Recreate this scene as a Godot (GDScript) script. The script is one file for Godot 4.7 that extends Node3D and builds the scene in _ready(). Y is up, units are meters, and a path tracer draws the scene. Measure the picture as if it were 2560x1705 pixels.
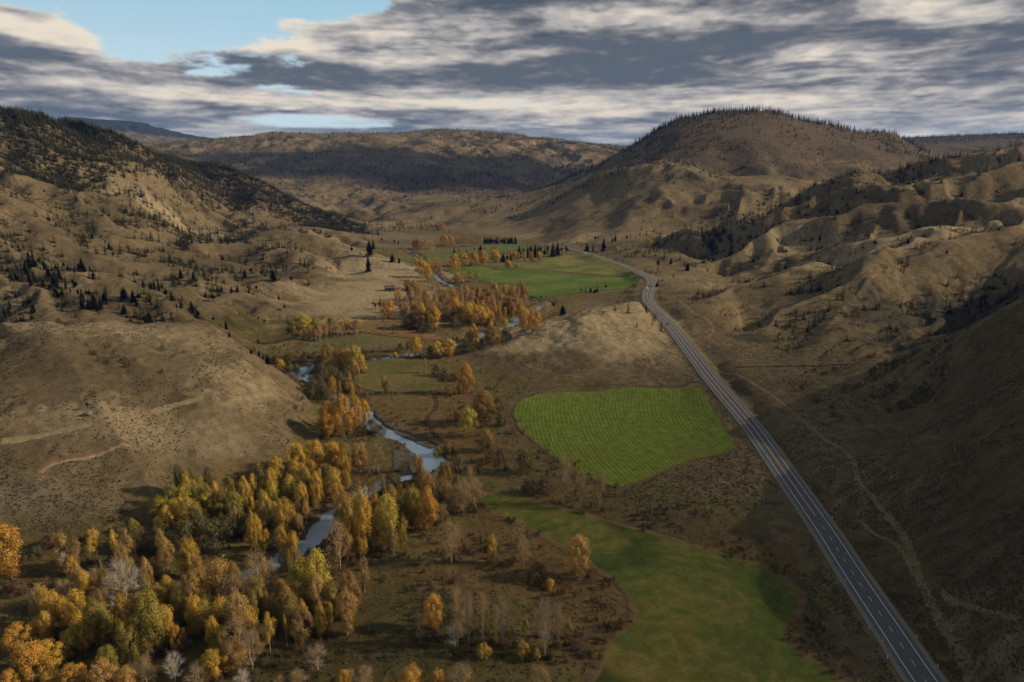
extends Node3D
# An autumn river valley seen from the air. Metres, y up, the view looks along -z.
const RELIEF := [-41, 0.0, 199, -86, 0.0, 199, -131, 0.0, 199, -176, 0.0, 199, 3, 0.0, 199, 48, 0.0, 199, 85, 1.0, 198, 107, 2.0, 197,
	-150, -0.5, 235, -205, 0.0, 240, -112, -0.5, 272, -51, 0.0, 254, 4, 0.0, 271, 56, 0.0, 240, 100, 0.5, 239, -60, 0.0, 310,
	-6, 0.5, 318, -107, -0.5, 320, -146, 0.0, 282, -189, 0.0, 271, 37, 1.0, 308, 67, 1.0, 291, -45, 0.0, 371, -22, 1.0, 423,
	-74, 0.0, 390, -62, 0.5, 467, -100, 0.5, 540, -65, 0.5, 552, -38, 1.0, 484, -101, 0.0, 459, -136, 0.0, 542, -172, 0.0, 567,
	-176, 0.5, 673, -122, 0.5, 673, -55, 0.5, 655, -191, 1.0, 605, -155, 1.0, 774, -90, 0.5, 777, -14, 0.5, 777, -57, 0.5, 915,
	14, 1.0, 913, -148, 2.0, 1015, -98, 1.0, 1209, 16, 1.0, 1107, 117, 2.0, 1056, 184, 4.0, 1088, -157, 2.0, 1394, 20, 2.0, 1394,
	153, 3.0, 1385, -235, 4.0, 1635, -77, 4.0, 1586, 75, 5.0, 1625, 167, 6.0, 1521, -208, 5.0, 1855, -318, 8.0, 1959, -440, 10.0, 2278,
	-245, 9.0, 2195, -445, 14.0, 2560, 7, 5.0, 473, 41, 5.0, 493, 92, 5.0, 503, 135, 5.5, 502, 33, 4.5, 393, 77, 5.0, 413,
	123, 5.5, 428, 126, 6.0, 390, 61, 4.5, 350, 91, 5.2, 366, 17, 3.5, 396, 96, 4.5, 324, 122, 6.5, 335, 72, 3.5, 321,
	117, 4.5, 289, 100, 2.5, 301, 138, 27.0, 753, 104, 28.0, 721, 68, 27.0, 686, 36, 21.0, 662, 13, 15.0, 615, -18, 6.0, 580,
	48, 17.0, 591, 81, 9.0, 550, 89, 22.0, 612, 122, 10.0, 573, 144, 17.0, 642, 144, 9.0, 537, 61, 4.0, 529, 27, 6.0, 547,
	1, 3.0, 532, -28, 1.0, 551, 157, 13.0, 577, 149, 12.7, 815, 75, 12.3, 750, 39, 7.5, 720, 129, 7.0, 191, 133, 7.5, 235,
	140, 8.0, 295, 150, 9.0, 376, 157, 10.5, 487, 161, 13.0, 640, 159, 15.0, 808, 205, 13.0, 987, 190, 11.0, 1222, 133, 8.0, 1459,
	117, 2.5, 236, 120, 3.0, 269, 118, 3.0, 196, -241, 2.0, 290, -192, 2.0, 294, -186, 3.0, 322, -154, 2.0, 361, -136, 2.0, 421,
	-140, 2.0, 477, -259, 13.0, 317, -285, 30.0, 357, -221, 11.0, 326, -241, 29.0, 363, -194, 16.0, 366, -268, 49.0, 413, -210, 32.0, 404,
	-167, 24.0, 402, -152, 15.0, 419, -199, 46.0, 444, -169, 30.0, 456, -186, 6.0, 336, -368, 66.8, 480, -337, 64.7, 490, -302, 60.9, 500,
	-265, 58.3, 510, -236, 55.1, 520, -207, 40.8, 510, -180, 18.4, 515, -161, -2.3, 520, -399, 50.8, 520, -365, 48.7, 530, -326, 44.9, 540,
	-286, 42.3, 550, -255, 39.1, 560, -223, 24.8, 550, -194, 2.4, 555, -437, 32.8, 570, -399, 30.7, 580, -357, 26.9, 590, -312, 24.3, 600,
	-277, 21.1, 610, -243, 6.8, 600, -511, 41.5, 670, -560, 52.3, 740, -634, 83.7, 850, -771, 135.1, 1050, -644, 102.8, 1050, -503, 55.8, 900,
	-477, 54.0, 760, -572, 67.5, 850, -735, 149.7, 1350, -778, 151.6, 1220, -712, 83.2, 1680, -603, 68.3, 1230, -627, 71.8, 1900, -754, 126.5, 1600,
	-364, 36.0, 724, -317, 22.0, 699, -317, 18.0, 793, -373, 39.0, 858, -268, 8.0, 699, -228, 3.0, 646, -253, 6.0, 751, -1070, 290.9, 1500,
	-1020, 284.9, 1560, -982, 272.4, 1650, -954, 254.5, 1780, -930, 228.1, 1950, -871, 195.7, 2150, -840, 163.4, 2200, -761, 130.2, 2200, -640, 85.3, 2150,
	-549, 48.5, 2100, -448, 13.3, 2050, -1569, 200.9, 2200, -1478, 194.9, 2260, -1398, 182.4, 2350, -1329, 164.5, 2480, -1264, 138.1, 2650, -1154, 105.7, 2850,
	-1107, 73.4, 2900, -1003, 40.2, 2900, -849, -4.7, 2850, -732, -41.5, 2800, -601, -76.7, 2750, -945, 216.8, 1430, -835, 198.1, 1620, -855, 189.5, 1420,
	-867, 164.0, 2010, -731, 106.8, 1900, -503, 47.1, 1750, -428, 21.2, 1800, -485, 55.9, 1330, -452, 62.6, 1360, -386, 59.2, 1340, -322, 44.1, 1280,
	-252, 31.8, 1210, -532, 33.9, 1460, -495, 40.6, 1490, -424, 37.2, 1470, -355, 22.1, 1410, -279, 9.8, 1340, -639, 46.4, 1390, -544, 41.4, 1350,
	-340, 28.0, 1119, -268, 15.0, 1109, -392, 30.0, 1103, -396, 30.0, 1002, -151, 4.0, 1088, -179, 4.0, 1002, -267, 9.0, 972, -190, 4.0, 896,
	-261, 8.0, 845, -325, 20.0, 906, -313, 14.0, 1022, -208, 9.0, 1269, -2245, 313.0, 4800, -2153, 401.5, 5200, -1835, 475.1, 5600, -1334, 479.2, 5800,
	-669, 529.5, 6200, -291, 518.6, 6200, 84, 472.3, 6000, 543, 411.2, 5800, 835, 353.4, 5600, -1151, 158.3, 3900, -776, 60.2, 3300, -1392, 170.0, 3900,
	-407, 91.9, 3700, -67, 109.8, 4000, 191, 76.2, 4200, -426, 33.4, 3000, -809, 158.0, 4000, -817, 298.8, 4800, -1522, 296.1, 4700, -236, 304.2, 5000,
	371, 243.3, 4900, -1178, 293.4, 4600, -1703, 207.7, 4200, -470, 208.6, 4300, -870, 78.9, 3350, -262, 50.1, 3300, -900, 380.0, 7500, 0, 420.0, 8000,
	900, 380.0, 7500, -2200, 330.0, 6800, -4834, 517.8, 9000, -4080, 510.0, 8800, -4051, 581.8, 9500, -6858, 980.3, 11000, -6270, 963.8, 11500, -5925, 930.4, 11500,
	-5219, 730.7, 11000, -5627, 785.2, 12500, -6450, 728.5, 9000, -9000, 300.0, 14000, 0, 350.0, 14000, 9000, 350.0, 14000, -3000, 300.0, 14000, 147, 92.5, 2850,
	248, 153.2, 2800, 427, 243.8, 2750, 532, 313.9, 2700, 617, 357.5, 2650, 735, 381.1, 2620, 855, 385.5, 2600, 990, 375.1, 2620, 1189, 337.6, 2700,
	1407, 314.3, 2800, 1494, 302.9, 2800, 1540, 263.3, 2750, 1554, 222.2, 2650, 183, -17.5, 3550, 310, 43.2, 3500, 536, 133.8, 3450, 670, 203.9, 3400,
	780, 247.5, 3350, 932, 271.1, 3320, 1085, 275.5, 3300, 1254, 265.1, 3320, 1497, 227.6, 3400, 1759, 204.3, 3500, 1867, 192.9, 3500, 1931, 153.3, 3450,
	1965, 112.2, 3350, -29, 71.9, 2700, -157, 80.3, 2600, -266, 57.0, 2550, -340, 37.7, 2500, 748, 256.9, 2250, 752, 164.1, 1950, 486, 142.1, 1850,
	271, 105.1, 1950, 154, 66.7, 2000, 30, 35.5, 2100, -151, 6.9, 2050, -103, 23.7, 2120, 1001, 217.0, 2250, 968, 175.8, 1950, 612, 230.4, 2250,
	257, 157.1, 2150, 335, 178.6, 2060, 435, 198.7, 2000, 517, 187.8, 1980, 592, 158.6, 1900, 281, 145.1, 2350, 367, 166.6, 2260, 479, 186.7, 2200,
	569, 175.8, 2180, 654, 146.6, 2100, 128, 23.2, 1650, 276, 37.7, 1600, 210, 10.4, 1480, 394, 56.9, 1480, 540, 94.9, 1650, 667, 123.2, 1720,
	375, 90.3, 1750, 85, 17.0, 1850, 2760, 398.5, 5000, 3250, 425.9, 5200, 3879, 454.7, 5400, 4600, 400.0, 5600, 3000, 330.0, 4200, 1066, 231.5, 1480,
	955, 204.9, 1500, 888, 190.9, 1520, 835, 170.0, 1540, 742, 156.9, 1550, 671, 137.5, 1540, 613, 115.5, 1500, 523, 86.1, 1450, 456, 73.4, 1400,
	356, 43.3, 1330, 1181, 181.5, 1640, 1057, 154.9, 1660, 982, 140.9, 1680, 922, 120.0, 1700, 818, 106.9, 1710, 741, 87.5, 1700, 678, 65.5, 1660,
	581, 36.1, 1610, 508, 23.4, 1560, 399, -6.7, 1490, 714, 128.7, 1240, 545, 93.2, 1200, 410, 55.3, 1130, 852, 144.2, 1220, 692, 114.2, 1080,
	559, 94.2, 1080, 665, 114.0, 900, 630, 108.8, 920, 600, 99.7, 935, 568, 96.8, 950, 520, 77.1, 975, 496, 76.7, 980, 454, 66.4, 990,
	417, 59.0, 1000, 351, 32.1, 1010, 728, 90.0, 985, 688, 84.8, 1005, 654, 75.7, 1020, 618, 72.8, 1035, 565, 53.1, 1060, 539, 52.7, 1065,
	493, 42.4, 1075, 452, 35.0, 1085, 380, 8.1, 1095, 585, 92.6, 870, 519, 79.4, 840, 451, 65.9, 800, 389, 53.9, 745, 336, 42.2, 690,
	289, 30.3, 640, 246, 17.4, 590, 458, 26.2, 750, 530, 39.2, 790, 595, 61.3, 815, 458, 27.0, 655, 361, 21.0, 625, 392, 28.7, 610,
	477, 51.5, 640, 296, 21.3, 575, 444, 55.8, 900, 371, 39.5, 820, 298, 33.0, 740, 263, 17.0, 746, 227, 16.0, 665, 212, 14.0, 559,
	235, 20.0, 782, 270, 18.0, 996, 304, 26.0, 905, 198, 17.0, 798, 186, 14.0, 673, 271, 14.0, 1170, 385, 24.0, 1279, 283, 20.6, 525,
	295, 27.6, 515, 296, 46.5, 480, 300, 71.0, 440, 308, 95.0, 405, 318, 17.6, 555, 321, 36.5, 520, 327, 61.0, 480, 339, 85.0, 445,
	208, 17.0, 398, 226, 17.0, 467, 200, 13.0, 479, 278, 30.0, 427, 262, 23.0, 449, 196, 18.0, 352, 220, 31.8, 345, 234, 51.3, 330,
	245, 72.1, 312, 242, 26.8, 380, 259, 46.3, 365, 272, 67.1, 347, 203, 52.0, 250, 180, 36.0, 213, 153, 22.0, 174, 191, 33.0, 268,
	174, 21.0, 237, 151, 11.0, 212, 148, 13.0, 184, 186, 14.0, 306, 164, 10.0, 255, 175, 10.0, 313, 138, 9.0, 189, 173, 10.5, 348,
	-513, 69.0, 470, -1421, 289.3, 1400, -948, 112.4, 900, -331, 8.0, 279, -260, 4.0, 209, -342, 34.0, 341, 1386, 248.7, 1400, 813, 128.7, 800,
	459, 100.0, 440, 266, 58.0, 237, 212, 30.0, 176, 0, 0.0, 99, -103, 0.0, 99, 94, 15.0, 90, 135, 40.0, 76, -200, 6.0, 96,
	53, 4.0, 97]
const BROADLEAF := {
	"stand": [["O", -215, -261, 25, 15], ["B", -193, -263, 12, 5], ["B", -188, -239, 11, 9], ["S", -181, -243, 12, 8], ["S", -169, -239, 16, 12], ["B", -154, -238, 22, 18], ["G", -130, -213, 26, 13], ["Y", -137, -240, 15, 7], ["G", -153, -219, 17, 13], ["Y", -168, -226, 8, 11], ["O", -178, -213, 13, 11], ["O", -165, -200, 15, 13], ["Y", -162, -205, 12, 15], ["G", -136, -209, 17, 10], ["O", -122, -215, 11, 5], ["Y", -128, -219, 16, 9], ["P", -114, -235, 25, 13], ["P", -122, -232, 22, 9], ["G", -117, -227, 15, 14], ["Y", -110, -227, 14, 12], ["S", -99, -235, 29, 13], ["Y", -95, -266, 19, 7], ["L", -83, -237, 24, 12], ["L", -77, -238, 27, 13], ["S", -98, -211, 18, 11], ["P", -97, -205, 12, 12], ["B", -116, -200, 11, 8], ["S", -125, -199, 11, 8], ["O", -147, -195, 11, 11], ["P", -136, -194, 13, 10], ["B", -106, -195, 11, 8], ["B", -90, -194, 9, 7], ["B", -68, -205, 10, 10], ["S", -72, -194, 9, 7], ["O", -56, -194, 9, 6], ["S", -95, -237, 24, 9], ["O", -168, -194, 9, 7], ["Y", -155, -195, 8, 9], ["G", -127, -230, 17, 8], ["S", -159, -237, 15, 10]],
	"thicket": [["W", -162, -283, 13, 14], ["W", -150, -282, 16, 16], ["W", -138, -283, 16, 16], ["W", -172, -283, 11, 13], ["W", -135, -295, 12, 13], ["W", -124, -295, 11, 13], ["W", -112, -295, 9, 11], ["W", -113, -307, 11, 17], ["W", -150, -294, 15, 15], ["L", -174, -309, 13, 12], ["G", -170, -313, 17, 11], ["L", -163, -313, 17, 12], ["L", -155, -314, 15, 12], ["G", -145, -313, 16, 10], ["Y", -165, -315, 9, 8], ["G", -181, -295, 9, 6], ["Y", -148, -346, 9, 5], ["L", -142, -356, 12, 7], ["Y", -133, -356, 15, 10], ["L", -125, -363, 18, 9], ["Y", -116, -371, 19, 14], ["O", -99, -360, 17, 10], ["Y", -109, -386, 12, 11], ["G", -120, -349, 9, 9], ["G", -129, -345, 11, 8], ["W", -111, -346, 7, 13], ["W", -102, -348, 11, 13], ["W", -117, -360, 7, 12], ["Y", -129, -317, 9, 6], ["P", -76, -268, 24, 13], ["O", -74, -276, 22, 7], ["R", -205, -285, 7, 11], ["R", -196, -288, 5, 9], ["W", -216, -278, 4, 14], ["B", -110, -287, 8, 9], ["G", -137, -314, 10, 9], ["W", -131, -330, 9, 12], ["W", -140, -328, 8, 11], ["S", -133, -303, 12, 7], ["W", -180, -282, 9, 11], ["R", -213, -283, 7, 9], ["R", -205, -250, 7, 9], ["R", -197, -255, 5, 8]],
	"bank": [["Y", -67, -277, 36, 8], ["L", -57, -282, 29, 12], ["Y", -70, -278, 20, 8], ["S", -54, -279, 16, 6], ["G", -49, -303, 22, 10], ["O", -41, -301, 23, 10], ["O", -59, -330, 11, 5], ["B", -74, -338, 9, 7], ["W", -37, -318, 11, 9], ["S", -25, -318, 18, 14], ["S", -22, -333, 19, 9], ["B", -42, -352, 7, 10], ["S", -27, -272, 21, 12], ["S", -35, -310, 10, 8], ["W", -52, -348, 11, 10], ["W", -66, -343, 11, 14], ["O", -55, -368, 13, 6], ["O", -103, -366, 18, 10], ["P", -89, -370, 18, 12], ["S", -78, -367, 19, 9], ["W", -104, -350, 13, 11], ["W", -96, -358, 9, 10], ["S", -29, -318, 11, 9]],
	"meadow": [["Y", -9, -273, 14, 5], ["S", 3, -282, 17, 8], ["S", 5, -270, 13, 9], ["P", 28, -261, 20, 13], ["R", 11, -260, 8, 11], ["Y", 16, -253, 5, 5]],
	"clearing": [["O", -30, -227, 15, 9], ["S", -20, -217, 25, 8], ["B", -16, -218, 22, 5], ["S", -11, -221, 20, 5], ["S", -6, -222, 14, 4], ["B", -3, -218, 19, 4], ["B", -21, -217, 11, 8], ["B", 11, -216, 21, 8], ["B", 17, -218, 19, 7], ["B", 12, -212, 23, 7], ["G", 5, -224, 7, 3], ["G", 21, -223, 7, 4], ["Y", -10, -211, 6, 6], ["Y", -6, -218, 5, 3], ["Y", 4, -212, 6, 5], ["O", 9, -210, 5, 3], ["O", -56, -194, 9, 6], ["S", -49, -194, 11, 7], ["P", -42, -194, 6, 8], ["O", -34, -194, 10, 10], ["O", -25, -194, 9, 6], ["S", -17, -194, 11, 10], ["S", 9, -194, 11, 8], ["S", -34, -219, 13, 3]],
	"fieldside": [["S", 27, -325, 27, 10], ["S", 36, -326, 18, 9], ["S", 45, -321, 21, 6], ["B", 34, -317, 6, 2], ["R", -7, -367, 14, 10], ["W", 7, -363, 13, 13], ["W", 10, -339, 8, 11], ["R", 17, -338, 9, 12], ["B", 70, -311, 7, 2], ["O", -36, -512, 24, 13], ["Y", -49, -509, 7, 8], ["O", -42, -513, 8, 5], ["U", -20, -445, 23, 18], ["L", -29, -422, 20, 15], ["O", -39, -451, 7, 8], ["U", -17, -398, 14, 16], ["W", -10, -467, 9, 10], ["W", -8, -437, 9, 10], ["R", -12, -380, 7, 11]],
	"riverturn": [["O", -121, -423, 25, 15], ["O", -111, -424, 29, 16], ["O", -106, -435, 25, 11], ["L", -135, -569, 24, 15], ["U", -151, -579, 20, 18], ["U", -168, -598, 22, 14], ["Y", -130, -569, 10, 11], ["Y", -204, -577, 10, 12], ["W", -194, -573, 10, 9], ["W", -151, -547, 13, 19], ["W", -154, -528, 22, 17], ["W", -154, -504, 14, 15], ["W", -143, -498, 11, 14], ["W", -141, -528, 14, 19], ["G", -131, -518, 9, 10], ["W", -193, -616, 6, 21], ["W", -141, -560, 10, 16], ["W", -136, -619, 6, 9], ["W", -94, -431, 10, 13], ["W", -202, -601, 9, 18], ["W", -183, -617, 7, 16], ["G", -46, -394, 8, 10]],
	"lime": [["G", -232, -702, 21, 19], ["L", -222, -705, 24, 28], ["G", -212, -715, 18, 15], ["G", -202, -745, 11, 22], ["L", -183, -737, 11, 17], ["L", -171, -738, 11, 12], ["T", -213, -685, 11, 8], ["T", -207, -683, 15, 7], ["T", -201, -681, 13, 6], ["T", -198, -684, 16, 7], ["T", -201, -695, 13, 6], ["T", -193, -690, 15, 7], ["T", -194, -701, 12, 7], ["T", -190, -699, 14, 8], ["T", -184, -700, 14, 8], ["T", -181, -706, 15, 8], ["T", -181, -708, 16, 7], ["T", -178, -712, 13, 8], ["T", -171, -711, 15, 7], ["T", -170, -715, 14, 6], ["T", -166, -713, 17, 8]],
	"yellowrow": [["Y", -91, -625, 20, 13], ["Y", -70, -618, 16, 14], ["Y", -59, -622, 17, 16], ["L", -47, -635, 15, 15], ["O", -45, -686, 12, 11], ["Y", -35, -640, 11, 10], ["U", -19, -632, 21, 19], ["L", -8, -729, 14, 10], ["O", 11, -666, 23, 15], ["O", 21, -647, 23, 16], ["P", 40, -778, 21, 20], ["W", -6, -653, 9, 18], ["W", -29, -629, 11, 9], ["Y", -110, -619, 6, 12], ["T", -75, -568, 14, 4], ["R", -64, -559, 10, 10], ["W", -77, -619, 12, 10], ["V", -152, -635, 9, 11], ["V", -145, -637, 9, 11], ["V", -139, -638, 8, 11], ["V", -132, -640, 8, 11], ["V", -125, -642, 8, 11], ["V", -118, -643, 8, 11], ["W", -108, -642, 9, 10], ["W", -102, -654, 8, 9], ["R", -48, -546, 7, 12], ["R", -57, -554, 7, 9]],
	"grove": [["O", -146, -791, 23, 20], ["O", -69, -794, 26, 24], ["Y", -51, -782, 22, 20], ["Y", -38, -760, 23, 23], ["Y", -28, -781, 13, 18], ["U", -101, -737, 24, 19], ["Y", -86, -737, 26, 19], ["S", -110, -741, 21, 15], ["W", -89, -723, 10, 15], ["O", -5, -825, 9, 6], ["W", -66, -757, 11, 19], ["W", -24, -763, 9, 18], ["W", -115, -748, 9, 14], ["P", -23, -816, 22, 9], ["P", -126, -907, 25, 11], ["U", 14, -897, 26, 9], ["T", -46, -884, 20, 8], ["P", -120, -833, 22, 10], ["T", -78, -877, 25, 11], ["P", -100, -921, 24, 11], ["T", -109, -817, 17, 10], ["T", -132, -883, 23, 9], ["U", -104, -808, 23, 10], ["T", -120, -867, 18, 9], ["T", -61, -889, 23, 11], ["T", -58, -870, 21, 10], ["T", 2, -920, 23, 11], ["U", -71, -854, 20, 11], ["T", -75, -861, 20, 11], ["T", -88, -802, 18, 10], ["T", -68, -904, 23, 9], ["T", -28, -867, 20, 9], ["U", 7, -890, 21, 8], ["P", -28, -936, 25, 10], ["T", -151, -900, 20, 8], ["T", 16, -839, 23, 10], ["P", -108, -804, 21, 8], ["T", -33, -870, 18, 11], ["P", -74, -853, 25, 10], ["T", 5, -833, 18, 11], ["P", -93, -818, 22, 8], ["U", -20, -823, 19, 9], ["T", -27, -868, 22, 11], ["T", -51, -851, 18, 9], ["T", -80, -901, 20, 11], ["T", -103, -817, 21, 8], ["U", -44, -882, 25, 11], ["P", -19, -895, 20, 9], ["T", -36, -872, 19, 8], ["P", -1, -911, 21, 11], ["P", -102, -831, 20, 11], ["T", -95, -842, 24, 9], ["T", -0, -835, 19, 9], ["T", -89, -880, 18, 11], ["P", -65, -886, 20, 11], ["T", -120, -877, 25, 8], ["T", -89, -852, 22, 12], ["T", -122, -899, 21, 9], ["T", 2, -811, 17, 9], ["U", -46, -915, 20, 8], ["T", -83, -849, 23, 9], ["T", -9, -835, 21, 9], ["T", -69, -862, 22, 8], ["T", -130, -823, 23, 9], ["T", -98, -813, 19, 11], ["T", 13, -943, 24, 9], ["T", -52, -854, 18, 8], ["T", -51, -851, 24, 11], ["U", -37, -852, 20, 10], ["P", -10, -897, 23, 9], ["P", -8, -917, 21, 12]],
	"far": [["Y", -105, -1241, 25, 21], ["Y", -89, -1249, 26, 21], ["O", -73, -1264, 27, 24], ["O", -55, -1273, 28, 21], ["Y", -34, -1312, 25, 25], ["Y", 6, -1353, 15, 23], ["P", -134, -1221, 19, 19], ["P", -144, -1214, 16, 16], ["S", -173, -1272, 13, 23], ["O", -7, -1222, 16, 22], ["P", 9, -1221, 10, 12], ["O", -157, -1589, 26, 25], ["O", -144, -1604, 22, 21], ["P", -207, -1526, 25, 24], ["P", -190, -1528, 23, 24], ["P", -169, -1443, 27, 19], ["O", -217, -1524, 21, 14], ["P", 268, -1441, 15, 26], ["P", 281, -1404, 16, 25], ["L", 210, -1369, 12, 18], ["S", -162, -1833, 22, 37], ["O", -334, -2102, 24, 28], ["O", -353, -2134, 17, 19], ["Y", -145, -1097, 28, 27], ["Y", -131, -1061, 27, 14], ["Y", -169, -1197, 14, 19], ["S", -118, -1010, 21, 11], ["O", -152, -989, 16, 20], ["P", -142, -986, 15, 11], ["P", -85, -1056, 17, 31], ["T", -67, -1072, 18, 12], ["T", -55, -1073, 15, 12], ["T", -76, -1064, 19, 12], ["P", -274, -2000, 21, 17], ["P", -261, -2007, 21, 17], ["P", -247, -2012, 21, 17], ["P", -233, -2015, 21, 17], ["P", -219, -2016, 21, 17], ["P", -204, -2016, 21, 17], ["T", -126, -1563, 25, 10], ["T", -119, -1565, 25, 10], ["T", -113, -1567, 25, 10], ["T", -106, -1569, 24, 10], ["T", -99, -1571, 24, 10], ["T", -92, -1573, 24, 10], ["T", -85, -1575, 23, 10], ["T", -78, -1578, 23, 10], ["T", -71, -1582, 23, 10]]}
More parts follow.
